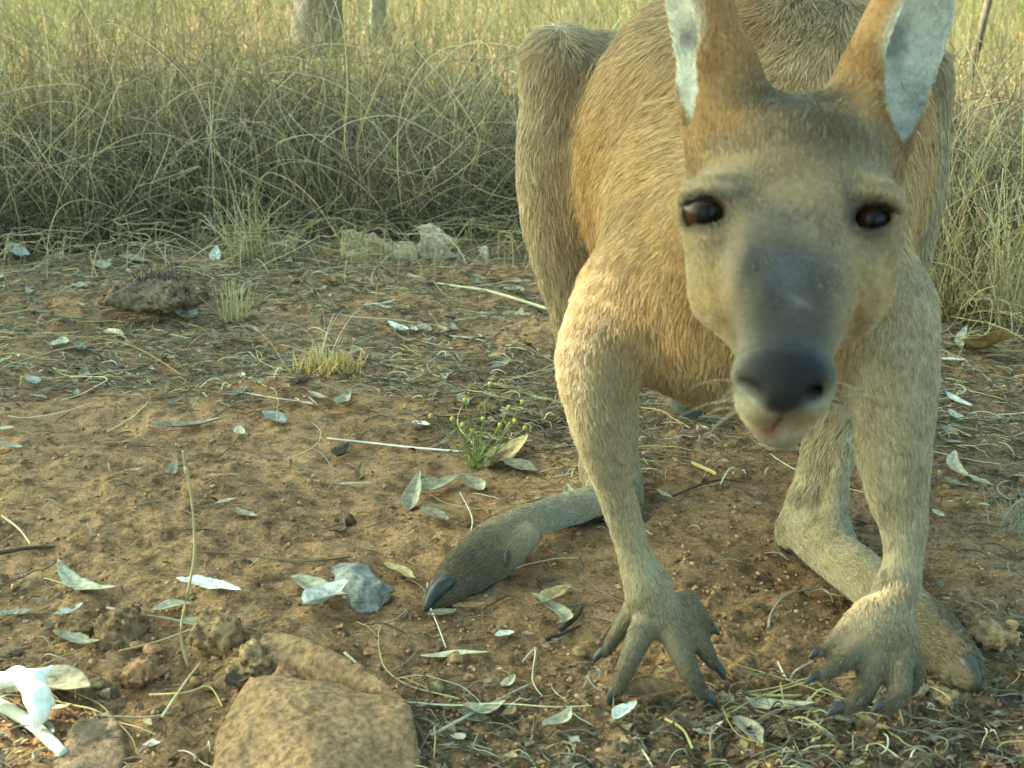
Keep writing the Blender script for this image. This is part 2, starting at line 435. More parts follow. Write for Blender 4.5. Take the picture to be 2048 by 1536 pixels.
def build_kangaroo():
    F = Field(np.arange(-0.13, 0.60, 0.0026), lin((0.66, 1.02, 0.0022), (1.02, 1.75, 0.003), (1.75, 2.95, 0.008)), np.arange(-0.03, 0.80, 0.0026))
    BACK = np.array((0, 0.8, -0.1)); DOWN = np.array((0, 0.1, -1.0))
    px = lambda n, d: n * PX(d)
    # trunk: hips, belly and ribs, chest
    add_ell(F, P(1500, 275, 1.80), (0.172, 0.175, 0.25), 0.06, GREY, 0.022, (0, 0.8, -0.5))
    add_ell(F, P(1495, 330, 1.53), (0.196, 0.215, 0.27), 0.06, TAN, 0.023, (-0.22, 0.40, -0.9))
    add_ell(F, P(1500, 500, 1.33), (0.150, 0.150, 0.16), 0.06, TAN, 0.021, (-0.22, 0.3, -0.95))
    add_ell(F, P(1510, 640, 1.26), (0.128, 0.085, 0.10), 0.05, TAN, 0.018, (0, 0.2, -0.95))
    # neck
    add_cone(F, P(1520, 500, 1.24), px(205, 1.24), P(1588, 380, 1.00), px(165, 1.00), 0.05, FACE, 0.016, (-0.25, 0.6, -0.8))
    # hind legs: thigh, shank, foot
    for pts in ([(1370, 230, 1.88, 140), (1235, 160, 1.72, 92), (1122, 132, 1.58, 68)],
                [(1650, 230, 1.86, 140), (1750, 170, 1.72, 92), (1812, 160, 1.56, 72)]):
        chain(F, pts, 0.05, GREY, 0.020, (0, 0.3, -1))
    chain(F, [(1118, 130, 1.58, 66), (1110, 300, 1.61, 74), (1130, 450, 1.65, 82), (1170, 620, 1.70, 70), (1207, 800, 1.75, 66), (1218, 930, 1.785, 52)], 0.03, LIMB, 0.018)
    chain(F, [(1815, 155, 1.56, 70), (1808, 330, 1.585, 82), (1765, 540, 1.61, 84), (1700, 760, 1.64, 66), (1650, 930, 1.66, 50), (1628, 1030, 1.655, 46)], 0.03, LIMB, 0.018)
    chain(F, [(1690, 900, 1.62, 10), (1672, 1010, 1.60, 24), (1668, 1075, 1.58, 34)], 0.02, LIMB, 0.010)
    # left foot (as seen)
    chain(F, [(1222, 950, 1.785, 46), (1235, 1012, 1.79, 46)], 0.03, LIMB, 0.010)
    lf = chain(F, [(1240, 998, 1.76, 44), (1130, 1022, 1.69, 34), (1050, 1048, 1.62, 36), (990, 1085, 1.57, 46), (930, 1138, 1.52, 45), (892, 1180, 1.49, 35), (868, 1200, 1.475, 22)], 0.022, LIMB, 0.010)
    chain(F, [(1060, 1066, 1.59, 26), (1030, 1094, 1.55, 24), (1016, 1114, 1.535, 18)], 0.008, LIMB, 0.006)
    chain(F, [(1035, 1096, 1.59, 26), (995, 1124, 1.555, 32), (940, 1162, 1.52, 32)], 0.015, FOOT, 0.006)
    # right foot
    chain(F, [(1628, 1020, 1.655, 44), (1598, 1072, 1.66, 40)], 0.03, LIMB, 0.010)
    rf = chain(F, [(1600, 1066, 1.645, 40), (1670, 1112, 1.56, 50), (1760, 1180, 1.47, 52), (1850, 1255, 1.38, 56), (1905, 1312, 1.325, 50), (1938, 1348, 1.30, 30)], 0.022, LIMB, 0.010)
    # left forelimb
    chain(F, [(1262, 610, 1.27, 118), (1200, 715, 1.245, 88), (1200, 810, 1.245, 70), (1210, 885, 1.255, 56), (1224, 955, 1.27, 42), (1246, 1030, 1.285, 35), (1270, 1110, 1.30, 35), (1294, 1172, 1.305, 48)], 0.035, LIMB, 0.010)
    add_ell(F, P(1322, 1228, 1.305), (px(70, 1.3), px(46, 1.3), px(42, 1.3)), 0.012, LIMB, 0.006, (0.3, 0, -1), np.stack([nrm(RGT * 0.78 - UPC * 0.62), nrm(RGT * 0.62 + UPC * 0.78), FWD]))
    LD = [[(1270, 1215, 1.325, 24), (1234, 1268, 1.335, 18), (1212, 1302, 1.335, 13)],
          [(1286, 1258, 1.295, 28), (1257, 1325, 1.29, 22), (1236, 1378, 1.295, 16)],
          [(1345, 1266, 1.295, 28), (1376, 1338, 1.285, 23), (1403, 1387, 1.287, 16)],
          [(1376, 1242, 1.305, 24), (1410, 1300, 1.30, 20), (1427, 1328, 1.30, 14)],
          [(1374, 1202, 1.31, 24), (1405, 1238, 1.31, 18), (1420, 1257, 1.31, 12)]]
    LC = [(1186, 1326, 1.338), (1217, 1412, 1.298), (1436, 1416, 1.288), (1450, 1362, 1.298), (1440, 1271, 1.31)]
    for d in LD: chain(F, d, 0.007, FOOT, 0.0065)
    # right forelimb
    chain(F, [(1752, 640, 1.24, 122), (1782, 740, 1.215, 92), (1788, 830, 1.205, 80), (1786, 900, 1.205, 74), (1792, 970, 1.205, 62), (1804, 1040, 1.205, 48), (1806, 1115, 1.20, 38), (1795, 1175, 1.195, 46)], 0.035, LIMB, 0.010)
    add_ell(F, P(1764, 1262, 1.185), (px(72, 1.185), px(78, 1.185), px(36, 1.185)), 0.012, LIMB, 0.007, (-0.2, 0, -1), np.stack([nrm(RGT * 0.96 + UPC * 0.28), nrm(-RGT * 0.28 + UPC * 0.96), FWD]))
    RD = [[(1708, 1245, 1.19, 24), (1668, 1282, 1.185, 18), (1643, 1304, 1.18, 13)],
          [(1710, 1300, 1.18, 27), (1668, 1336, 1.165, 19), (1640, 1352, 1.16, 14)],
          [(1748, 1325, 1.18, 30), (1724, 1390, 1.165, 23), (1692, 1416, 1.16, 16)],
          [(1796, 1325, 1.18, 30), (1798, 1385, 1.165, 24), (1774, 1410, 1.155, 17)],
          [(1816, 1290, 1.195, 26), (1832, 1345, 1.195, 20), (1824, 1375, 1.19, 14)]]
    RC = [(1616, 1318, 1.178), (1610, 1366, 1.155), (1652, 1432, 1.155), (1742, 1424, 1.15), (1800, 1396, 1.185)]
    for d in RD: chain(F, d, 0.007, FOOT, 0.0065)
    # tail, straight back
    tq = [(P(1495, 330, 2.0), 0.085), (np.array((0.37, 2.25, 0.30)), 0.062), (np.array((0.36, 2.50, 0.12)), 0.048), (np.array((0.36, 2.85, 0.045)), 0.035)]
    for (a, ra), (b, rb) in zip(tq[:-1], tq[1:]): add_cone(F, a, ra, b, rb, 0.04, GREY, 0.015)
    # ---- head
    FL = np.array((0, 0.5, 0.8))                       # fur on the face lies back, away from the nose
    hx = nrm(RGT - 0.045 * UPC)                        # the head is rolled a little
    HR = np.stack([hx, nrm(UPC + 0.045 * RGT), FWD])
    p_ = lambda n: px(n, 0.86)
    add_ell(F, P(1585, 325, 0.965), (p_(166), p_(112), 0.085), 0.045, (0.27, 0.205, 0.125), 0.011, FL, HR)
    add_ell(F, P(1580, 425, 0.938), (p_(160), p_(145), 0.072), 0.045, (0.31, 0.235, 0.14), 0.007, FL, HR)              # broad mid-face
    for s in (-1, 1):                                                                               # flat-topped muzzle: two parallel ridges
        add_cone(F, P(1580 + s * 52, 430, 0.885), p_(80), P(1577 + s * 50, 610, 0.832), p_(56), 0.02, FACE, 0.005, FL)
        add_cone(F, P(1577 + s * 50, 610, 0.832), p_(56), P(1568 + s * 40, 735, 0.797), p_(50), 0.02, FACE, 0.003, FL)
    for s, (x, y) in ((-1, (1414, 428)), (1, (1742, 442))):
        add_ell(F, P(x, y - 2, 0.897), (p_(42), p_(50), 0.034), 0.028, FACE, 0.006, FL + np.array((s * 0.5, 0, 0)), HR)       # orbit
        add_ell(F, P(x - s * 4, y - 38, 0.895), (p_(42), p_(22), 0.021), 0.024, (0.36, 0.275, 0.16), 0.007, FL + np.array((s * 0.6, 0, 0)), HR)    # brow
        add_ell(F, P(x - s * 8, y + 105, 0.915), (p_(42), p_(90), 0.050), 0.03, TAN, 0.009, FL + np.array((s * 0.4, 0.2, -0.3)), HR)   # cheek
        add_ell(F, P(x - s * 42, y + 165, 0.898), (p_(22), p_(62), 0.042), 0.03, TAN, 0.006, FL + np.array((s * 0.3, 0.2, -0.2)), np.stack([nrm(RGT * 0.93 + s * UPC * 0.36), nrm(UPC * 0.93 - s * RGT * 0.36), FWD]))
        add_ell(F, P(1565 + s * 46, 792, 0.794), (p_(44), p_(48), 0.028), 0.014, PALE, 0.005, (s, 0.4, -0.2), HR)                 # upper lip
    add_cone(F, P(1572, 660, 0.885), p_(112), P(1556, 854, 0.812), p_(40), 0.025, PALE, 0.008, (0, 0.6, -0.5))             # lower jaw
    add_ell(F, P(1567, 746, 0.783), (p_(88), p_(52), 0.024), 0.012, (0.05, 0.05, 0.052), 0.0, FL, HR)                    # nose pad
    add_ell(F, P(1563, 792, 0.778), (p_(46), p_(32), 0.018), 0.016, (0.05, 0.05, 0.052), 0.0, FL, HR)
    # ears: long cups opening outwards
    ears = []
    for s, base, tip, op, wid, dp in ((-1, P(1448, 225, 0.965), P(1352, -95, 0.985), np.array((-0.985, -0.17, 0.0)), 0.033, 0.030),
                             (1, P(1730, 262, 0.960), P(1884, -95, 0.975), np.array((0.64, -0.77, 0.0)), 0.039, 0.032)):
        a = nrm(tip - base); o = nrm(op - a * (op @ a)); w = np.cross(a, o)
        c = base + (tip - base) * 0.42; hl = np.linalg.norm(tip - base) * 0.60
        R = np.stack([a, w, o]); ro = np.array((hl, wid, dp))
        F.ell(c, R, ro, 0.020)
        prims.append(('e', (c, R, ro), a, 0.006, (0.38, 0.195, 0.065)))
        add_cone(F, base - a * 0.035, 0.030, base + a * 0.02, 0.026, 0.03, (0.36, 0.21, 0.085), 0.009, a)
        cc_ = c + o * 0.019 + a * 0.002; rc = np.array((hl * 0.92, wid * 0.85, dp * 1.08))
        F.ell(cc_, R, rc, 0.003, 'sub')
        ears.append((c, R, hl, wid, ro, cc_, rc))
    # carve eye openings, nostrils, mouth
    EY = [(1413, 424, -1), (1744, 438, 1)]
    eyes = []
    for x, y, s in EY:
        R2 = np.stack([nrm(hx + s * 0.16 * UPC), nrm(UPC - s * 0.16 * RGT), FWD])
        c = P(x, y, 0.868)
        F.ell(c, R2, (p_(37 if s < 0 else 41), p_(26 if s < 0 else 28), 0.034), 0.003, 'sub')
        eyes.append((P(x, y, 0.8845), c, s))
    for s in (-1, 1):
        a = P(1567 + s * 84, 764, 0.778); b = P(1566 + s * 54, 790, 0.764)
        F.cone(a, p_(8), b, p_(13), 0.005, 'sub')
    F.cone(P(1561, 822, 0.755), p_(4), P(1559, 856, 0.765), p_(5), 0.003, 'sub')
    F.cone(P(1532, 868, 0.765), p_(6), P(1572, 868, 0.762), p_(7), 0.004, 'sub')
    F.cone(P(1572, 868, 0.762), p_(6), P(1612, 848, 0.775), p_(4), 0.004, 'sub')
    F.cone(P(1532, 868, 0.765), p_(6), P(1498, 848, 0.775), p_(4), 0.004, 'sub')
    V, Q = F.mesh()
    # keep the one connected body, drop stray crumbs
    hd = np.clip((V[:, 1] - 0.94) / 0.1, 0, 1)[:, None]
    V = smooth_mesh(V, Q, 2, 0.5)
    V = V * (1 - hd) + smooth_mesh(V, Q, 7, 0.5) * hd
    N = vert_normals(V, Q)

    # ---- per-vertex flow, fur length, colour from the nearest shapes
    W = np.zeros(len(V)); FLW = np.zeros((len(V), 3)); LEN = np.zeros(len(V)); C = np.zeros((len(V), 3))
    for kind, data, flow, fl, col in prims:
        if kind == 'c': d = sd_cone(V[:, 0], V[:, 1], V[:, 2], *data)
        else: d = sd_ell(V[:, 0], V[:, 1], V[:, 2], *data)
        w = np.exp(-np.clip(np.abs(d), 0, 1) / 0.008) + 1e-12
        W += w; FLW += w[:, None] * flow; LEN += w * fl; C += w[:, None] * np.array(col)
    FLW /= W[:, None]; LEN /= W; C /= W[:, None]
    def patch(c, r, col, a=1.0, R=CAMR, p=2.0):
        nonlocal C
        q = ((V - c) @ np.asarray(R).T) / np.asarray(r)
        w = a * np.exp(-np.clip((q ** 2).sum(1), 0, 60) ** (p / 2))
        C = C * (1 - w[:, None]) + np.array(col) * w[:, None]
        return w
    def lpatch(c, r, val, R=CAMR, p=4.0):
        nonlocal LEN
        q = ((V - c) @ np.asarray(R).T) / np.asarray(r)
        w = np.exp(-np.clip((q ** 2).sum(1), 0, 60) ** (p / 2))
        LEN = LEN * (1 - w) + val * w
    # coat colours: rufous flank, paler belly, grey-brown back and rump, dark toes
    patch(P(1170, 400, 1.45), (0.07, 0.15, 0.18), (0.47, 0.275, 0.11), 0.75)
    patch(P(1300, 560, 1.2), (0.10, 0.08, 0.2), (0.46, 0.29, 0.13), 0.8)
    patch(P(1500, 60, 1.45), (0.20, 0.06, 0.25), (0.27, 0.21, 0.135), 0.7)
    patch(P(1497, 80, 1.36), (0.016, 0.03, 0.15), (0.40, 0.19, 0.06), 0.8)
    patch(P(1360, 780, 1.25), (0.16, 0.03, 0.2), (0.42, 0.33, 0.20), 0.7)
    # left/right feet: darker towards the toes
    for c, r in ((P(905, 1165, 1.5), 0.085), (P(1900, 1300, 1.33), 0.10)): patch(c, (r, r, r), (0.15, 0.115, 0.072), 0.9, p=3)
    patch(P(1110, 1050, 1.66), (0.06, 0.05, 0.08), (0.48, 0.44, 0.33), 0.85)
    patch(P(1325, 1262, 1.28), (0.06, 0.032, 0.08), (0.22, 0.17, 0.105), 0.7)
    patch(P(1750, 1330, 1.17), (0.06, 0.045, 0.08), (0.20, 0.155, 0.095), 0.75)
    for D in LD + RD:
        x, y, d, r = D[-1]; patch(P(x, y, d), (0.022,) * 3, (0.11, 0.085, 0.055), 0.75)
    # face
    patch(P(1584, 395, 0.85), (p_(190), p_(70), 0.12), (0.30, 0.21, 0.12), 0.85, HR)
    patch(P(1584, 322, 0.90), (p_(190), p_(58), 0.14), (0.155, 0.107, 0.058), 0.9, HR)
    for s in (-1, 1):
        patch(P(1583 + s * 205, 540, 0.90), (p_(40), p_(100), 0.10), (0.52, 0.44, 0.28), 0.75, HR)   # pale jowl
        patch(P(1578 + s * 148, 590, 0.86), (p_(42), p_(75), 0.10), (0.45, 0.30, 0.14), 0.9, HR)     # tan cheek stripe
        patch(P(1580 + s * 155, 492, 0.87), (p_(46), p_(40), 0.08), (0.17, 0.12, 0.07), 0.85, HR)     # dark below the eye
        patch(P(1572 + s * 112, 705, 0.84), (p_(30), p_(50), 0.10), (0.40, 0.31, 0.18), 0.8, HR)
        patch(P(1583 + s * 108, 398, 0.87), (p_(18), p_(24), 0.08), (0.10, 0.085, 0.07), 0.75, HR)   # dark inner brow
        patch(P(1583 + s * 155, 372, 0.87), (p_(55), p_(16), 0.08), (0.44, 0.34, 0.19), 0.4, HR)     # pale brow
        patch(P(1567 + s * 72, 815, 0.80), (p_(45), p_(42), 0.08), (0.46, 0.41, 0.29), 0.9, HR)      # pale lips
        patch(P(1570 + s * 112, 745, 0.82), (p_(26), p_(30), 0.08), (0.52, 0.47, 0.33), 0.8, HR)
    patch(P(1714, 672, 0.87), (p_(46), p_(46), 0.10), (0.36, 0.30, 0.205), 0.85, HR)
    patch(P(1556, 880, 0.80), (p_(75), p_(35), 0.10), (0.44, 0.39, 0.29), 0.8, HR)
    patch(P(1580, 480, 0.83), (p_(118), p_(95), 0.12), (0.135, 0.112, 0.082), 0.85, HR, 3)
    patch(P(1578, 540, 0.83), (p_(108), p_(60), 0.12), (0.070, 0.066, 0.058), 0.8, HR, 3)           # greyer between the eyes
    patch(P(1573, 630, 0.80), (p_(116), p_(150), 0.12), (0.036, 0.0355, 0.034), 0.95, HR, 4)        # bare grey bridge
    patch(P(1585, 545, 0.80), (p_(34), p_(60), 0.12), (0.13, 0.13, 0.13), 0.6, HR, 2)             # worn pale scrape
    patch(P(1600, 600, 0.80), (p_(30), p_(9), 0.12), (0.17, 0.17, 0.165), 0.5, np.stack([nrm(RGT - UPC * 0.6), nrm(UPC + RGT * 0.6), FWD]), 2)
    patch(P(1568, 750, 0.765), (p_(98), p_(58), 0.09), (0.009, 0.009, 0.010), 1.0, HR, 8)
    patch(P(1562, 805, 0.76), (p_(46), p_(28), 0.08), (0.009, 0.009, 0.010), 1.0, HR, 4)
    patch(P(1562, 842, 0.77), (p_(5), p_(24), 0.08), (0.03, 0.028, 0.028), 0.9, HR, 4)
    patch(P(1552, 868, 0.77), (p_(17), p_(12), 0.08), (0.22, 0.05, 0.045), 0.95, HR)
    patch(P(1558, 886, 0.78), (p_(44), p_(12), 0.08), (0.20, 0.15, 0.13), 0.5, HR)
    patch(P(1625, 265, 0.92), (p_(105), p_(60), 0.12), (0.085, 0.060, 0.033), 0.9, HR)
    patch(P(1588, 228, 0.95), (p_(150), p_(62), 0.12), (0.080, 0.054, 0.028), 0.95, HR)
    patch(P(1445, 265, 0.94), (p_(60), p_(45), 0.08), (0.42, 0.23, 0.08), 0.8, HR)
    patch(P(1725, 255, 0.94), (p_(55), p_(60), 0.08), (0.36, 0.21, 0.08), 0.8, HR)
    for (x, y, s), (c0, c1, _) in zip(EY, eyes):
        patch(P(x, y, 0.855), (p_(54), p_(41), 0.08), (0.022, 0.018, 0.016), 1.0, HR, 6)
        lpatch(P(x, y, 0.855), (p_(43), p_(31), 0.08), 0.0, HR, 10)
    lpatch(P(1582, 600, 0.76), (p_(100), p_(190), 0.06), 0.0014, HR, 6)
    lpatch(P(1568, 750, 0.755), (p_(106), p_(58), 0.06), 0.0, HR, 8)
    lpatch(P(1562, 805, 0.755), (p_(46), p_(30), 0.06), 0.0, HR, 8)
    lpatch(P(1555, 868, 0.76), (p_(60), p_(13), 0.05), 0.001, HR, 8)
    inner = np.zeros(len(V))
    for c, R, hl, wid, ro, c2, rc in ears:              # white inside of the ears, pale rim
        q = (V - c) @ R.T
        d_o = sd_ell(V[:, 0], V[:, 1], V[:, 2], c, R, ro); d_c = sd_ell(V[:, 0], V[:, 1], V[:, 2], c2, R, rc)
        near_e = (np.abs(q[:, 0]) < hl * 1.1) & (np.abs(q[:, 1]) < wid * 1.4) & (np.abs(q[:, 2]) < 0.045) & (q[:, 0] > -hl * 0.72)
        w = near_e * np.clip((0.0034 - d_c) / 0.0012, 0, 1) * np.clip((0.0025 - d_o) / 0.002, 0, 1)
        inner = np.maximum(inner, w)
        mott = np.clip(0.35 + 1.3 * vnoise(V * 36, 4) + 0.4 * vnoise(V * 130, 9), 0, 1)
        C = C * (1 - w[:, None]) + w[:, None] * (np.array((0.70, 0.68, 0.56)) - mott[:, None] * np.array((0.44, 0.43, 0.34)))
        LEN = LEN * (1 - w) + 0.005 * w
        rim = near_e * np.exp(-((d_c - 0.003) / 0.003) ** 2) * np.exp(-(d_o / 0.003) ** 2)
        C = C * (1 - 0.7 * rim[:, None]) + 0.7 * rim[:, None] * np.array((0.58, 0.52, 0.36))
    bare = LEN < 0.0008
    C *= (1 + 0.10 * fbm(V * 14, 1, 3) + 0.05 * vnoise(V * 60, 6))[:, None]
    C = np.clip(C, 0.01, 0.9)
    sole = (V[:, 2] < 0.012) & (N[:, 2] < -0.3)
    C[sole] = (0.045, 0.04, 0.036)

    root = empty('kangaroo', (0.30, 1.5, 0.0))
    tag(root, 'large sandy-grey kangaroo leaning forward on its forepaws with its face close up', 'kangaroo')
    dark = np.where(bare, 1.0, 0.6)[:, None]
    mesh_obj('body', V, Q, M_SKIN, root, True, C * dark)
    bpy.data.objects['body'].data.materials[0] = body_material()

    # ---- fur strands
    n_f = 680000
    tri = np.concatenate([Q[:, [0, 1, 2]], Q[:, [0, 2, 3]]])
    A = np.linalg.norm(np.cross(V[tri[:, 1]] - V[tri[:, 0]], V[tri[:, 2]] - V[tri[:, 0]]), axis=1)
    cen = V[tri].mean(1); nn = N[tri].mean(1)
    face = np.clip(-(nn * nrm_rows(cen - np.array((0.1, 0, H)))).sum(1) * 2 + 0.5, 0.12, 1)   # fewer hairs on the far side
    tl = LEN[tri].mean(1)
    dens = np.where(tl < 0.0008, 0, 1.0) * face * np.clip(0.012 / np.maximum(tl, 0.003), 0.7, 2.6) * np.clip(1.35 / cen[:, 1], 0.5, 1.6) ** 1.5
    pr = A * dens; pr /= pr.sum()
    ti = rng.choice(len(tri), n_f, p=pr)
    u = rng.random(n_f); v = rng.random(n_f); fl = u + v > 1; u[fl] = 1 - u[fl]; v[fl] = 1 - v[fl]
    w3 = np.stack([1 - u - v, u, v], 1)[:, :, None]
    T = tri[ti]
    p0 = (V[T] * w3).sum(1); n0 = nrm_rows((N[T] * w3).sum(1)); f0 = (FLW[T] * w3).sum(1)
    L0 = (LEN[T] * w3[:, :, 0]).sum(1); c0 = (C[T] * w3).sum(1)
    inr = (inner[T] * w3[:, :, 0]).sum(1)
    keep = L0 > 0.0007
    p0, n0, f0, L0, c0, inr = [a[keep] for a in (p0, n0, f0, L0, c0, inr)]
    n_k = len(p0)
    f0 = f0 + 0.42 * np.stack([vnoise(p0 * 22, s) for s in (21, 22, 23)], 1) + 0.16 * np.stack([vnoise(p0 * 90, s) for s in (31, 32, 33)], 1)
    t0 = nrm_rows(f0 - n0 * (f0 * n0).sum(1)[:, None])
    lift = 0.30 + 0.16 * vnoise(p0 * 45, 41) + rng.normal(0, 0.08, n_k)
    lift = np.clip(lift, 0.06, 0.8)
    L0 = L0 * (0.85 + 0.25 * vnoise(p0 * 40, 44) + rng.normal(0, 0.15, n_k)); L0 = np.clip(L0, 0.001, 0.04)
    side = np.cross(n0, t0); sj = rng.normal(0, 0.13, n_k)[:, None]
    K = 4; pts = np.empty((n_k, K, 3))
    for k in range(K):
        s = k / (K - 1.0)
        bend = (1 - 0.5 * s)                              # lies flatter towards the tip
        pts[:, k] = p0 - n0 * 0.0008 + (t0 + side * sj * s) * (L0 * s)[:, None] + n0 * (L0 * lift * s * bend)[:, None]
    d0 = np.linalg.norm(p0 - np.array((0, 0, H)), axis=1)
    r0 = np.clip(0.00017 * d0 ** 0.8 * (0.8 + L0 / 0.03), 0.00012, 0.0004)
    rad = r0[:, None] * np.array((1.0, 0.95, 0.7, 0.2))[None]
    along = (p0 * t0).sum(1)[:, None] * t0; ps = p0 - along * 0.8
    streak = 1 + 0.13 * vnoise(ps * 75, 51) + 0.15 * vnoise(ps * 190, 52)
    ch = c0 * (streak + rng.normal(0, 0.19, n_k))[:, None]
    agouti = rng.random(n_k); ch[agouti < 0.16] *= 0.5; ch[agouti > 0.92] = ch[agouti > 0.92] * 0.55 + 0.45 * np.array((0.62, 0.54, 0.38))
    ch = np.clip(ch, 0.015, 0.9)
    fo = curves_obj('fur', pts, rad, ch, M_FUR, root)
    tag(fo, kind='stuff')

    # ---- eyes: amber-brown ball, dark pupil, wet clear surface
    for c0, c1, s in eyes:
        eye_part(root, c0, nrm(np.array((s * 0.12, -1.0, 0.03))), 0.0165, s)
    # ---- claws
    for D, c in list(zip(LD, LC)) + list(zip(RD, RC)):
        x, y, d, r = D[-1]; claw_part(root, P(x, y, d), P(*c), px(r, d) * 0.80, 0.0)
    claw_part(root, P(893, 1172, 1.475), P(848, 1224, 1.455), 0.0105, 0.004)
    claw_part(root, P(1926, 1330, 1.30), P(1960, 1380, 1.285), 0.0115, 0.004)
    claw_part(root, P(1014, 1108, 1.525), P(1010, 1134, 1.515), 0.0050, 0.001)
    claw_part(root, P(1855, 1310, 1.335), P(1866, 1350, 1.32), 0.006, 0.001)
    # ---- lashes at the outer eye corners
    for (x, y, s), nme in zip(EY, ('eyelashes', 'eyelashes')):
        pl = []; 
        for i in range(80):
            q = random.random()
            a = P(x + s * (-18 + 56 * q), y - 27 + 16 * max(0, q - 0.5) * 2, 0.858 + 0.008 * q)
            dv = RGT * s * random.uniform(0.2, 1.0) * (0.3 + q) + UPC * random.uniform(-0.1, 0.5) - FWD * random.uniform(0.3, 0.9)
            Lh = random.uniform(0.004, 0.008) * (0.5 + 0.8 * q); dv = nrm(dv)
            pl.append([a, a + dv * Lh * 0.5, a + dv * Lh - UPC * Lh * 0.15])
        pl = np.array(pl); r = np.tile(np.array((0.00035, 0.0003, 0.0001)), (len(pl), 1))
        curves_obj(nme, pl, r, np.tile((0.02, 0.017, 0.015), (len(pl), 1)), M_FUR, root)
    # ---- whiskers
    wl_ = []
    for s in (-1, 1):
        for i in range(8):
            a = P(1567 + s * random.uniform(60, 92), random.uniform(755, 830), 0.785)
            dv = nrm(RGT * s * 1.0 + UPC * random.uniform(-0.6, 0.2) + FWD * random.uniform(-0.3, 0.5)); Lh = random.uniform(0.015, 0.045)
            wl_.append([a, a + dv * Lh * 0.5, a + dv * Lh - UPC * Lh * 0.18])
    wl_ = np.array(wl_)
    curves_obj('whiskers', wl_, np.tile((0.00022, 0.00018, 0.00006), (len(wl_), 1)), np.tile((0.45, 0.40, 0.3), (len(wl_), 1)), M_FUR, root)
    return V

def nrm_rows(a): return a / (np.linalg.norm(a, axis=1)[:, None] + 1e-12)

def body_material():
    m, n, l, b = mat_base('short_coat', 0.65, 0.13)
    at = n.new('ShaderNodeAttribute'); at.attribute_name = 'col'
    tc = n.new('ShaderNodeTexCoord'); no = n.new('ShaderNodeTexNoise'); no.inputs['Scale'].default_value = 260
    no.inputs['Detail'].default_value = 5
    l.new(tc.outputs['Object'], no.inputs['Vector'])
    mr = n.new('ShaderNodeMapRange'); mr.inputs['From Min'].default_value = 0.3; mr.inputs['From Max'].default_value = 0.7
    mr.inputs['To Min'].default_value = 0.8; mr.inputs['To Max'].default_value = 1.2
    l.new(no.outputs['Fac'], mr.inputs['Value'])
    mx = n.new('ShaderNodeMix'); mx.data_type = 'RGBA'; mx.blend_type = 'MULTIPLY'; mx.inputs['Factor'].default_value = 1
    l.new(at.outputs['Color'], mx.inputs[6]); l.new(mr.outputs['Result'], mx.inputs[7]); l.new(mx.outputs[2], b.inputs['Base Color'])
    bp = n.new('ShaderNodeBump'); bp.inputs['Strength'].default_value = 0.35; bp.inputs['Distance'].default_value = 0.0015
    l.new(no.outputs['Fac'], bp.inputs['Height']); l.new(bp.outputs['Normal'], b.inputs['Normal'])
    return m

def eye_part(root, c, fwd, r, s):
    f = nrm(fwd); rt = nrm(np.cross(f, (0, 0, 1))); up = np.cross(rt, f)
    V = []; Fc = []; nu, nv = 32, 20
    for j in range(nv + 1):
        th = math.pi * j / nv
        for i in range(nu):
            ph = 2 * math.pi * i / nu
            V.append(c + r * (f * math.cos(th) + math.sin(th) * (rt * math.cos(ph) + up * math.sin(ph))))
    for j in range(nv):
        for i in range(nu): Fc.append((j * nu + i, j * nu + (i + 1) % nu, (j + 1) * nu + (i + 1) % nu, (j + 1) * nu + i))
    def cap(a0, a1, rr):
        Vc = [c + rr * f] if a0 == 0 else []; Fk = []; rings = 6
        for q in range(1 if a0 == 0 else 0, rings + 1):
            th = math.radians(a0 + (a1 - a0) * q / rings)
            for i in range(nu):
                ph = 2 * math.pi * i / nu; Vc.append(c + rr * (f * math.cos(th) + math.sin(th) * (rt * math.cos(ph) + up * math.sin(ph))))
        o = 1 if a0 == 0 else 0
        if o: Fk += [(0, 1 + i, 1 + (i + 1) % nu) for i in range(nu)]
        for q in range(rings - o):
            for i in range(nu): Fk.append((o + q * nu + i, o + (q + 1) * nu + i, o + (q + 1) * nu + (i + 1) % nu, o + q * nu + (i + 1) % nu))
        return np.array(Vc), Fk
    m = wet_material()
    ball = mesh_obj('eye', np.array(V), np.array(Fc), m, root, True, np.tile((0.008, 0.007, 0.007), (len(V), 1)))
    Vi, Fi = cap(20, 54, r * 1.004); mesh_obj('iris', Vi, Fi, m, ball, True, np.tile((0.028, 0.014, 0.006), (len(Vi), 1)))
    Vp, Fp = cap(0, 25, r * 1.010); mesh_obj('pupil', Vp, Fp, m, ball, True, np.tile((0.004, 0.004, 0.005), (len(Vp), 1)))
    return ball
def wet_material():
    m = bpy.data.materials.get('wet_eye')
    if m: return m
    m, n, l, b = mat_base('wet_eye', 0.2, 0.15); at = n.new('ShaderNodeAttribute'); at.attribute_name = 'col'
    l.new(at.outputs['Color'], b.inputs['Base Color'])
    return m

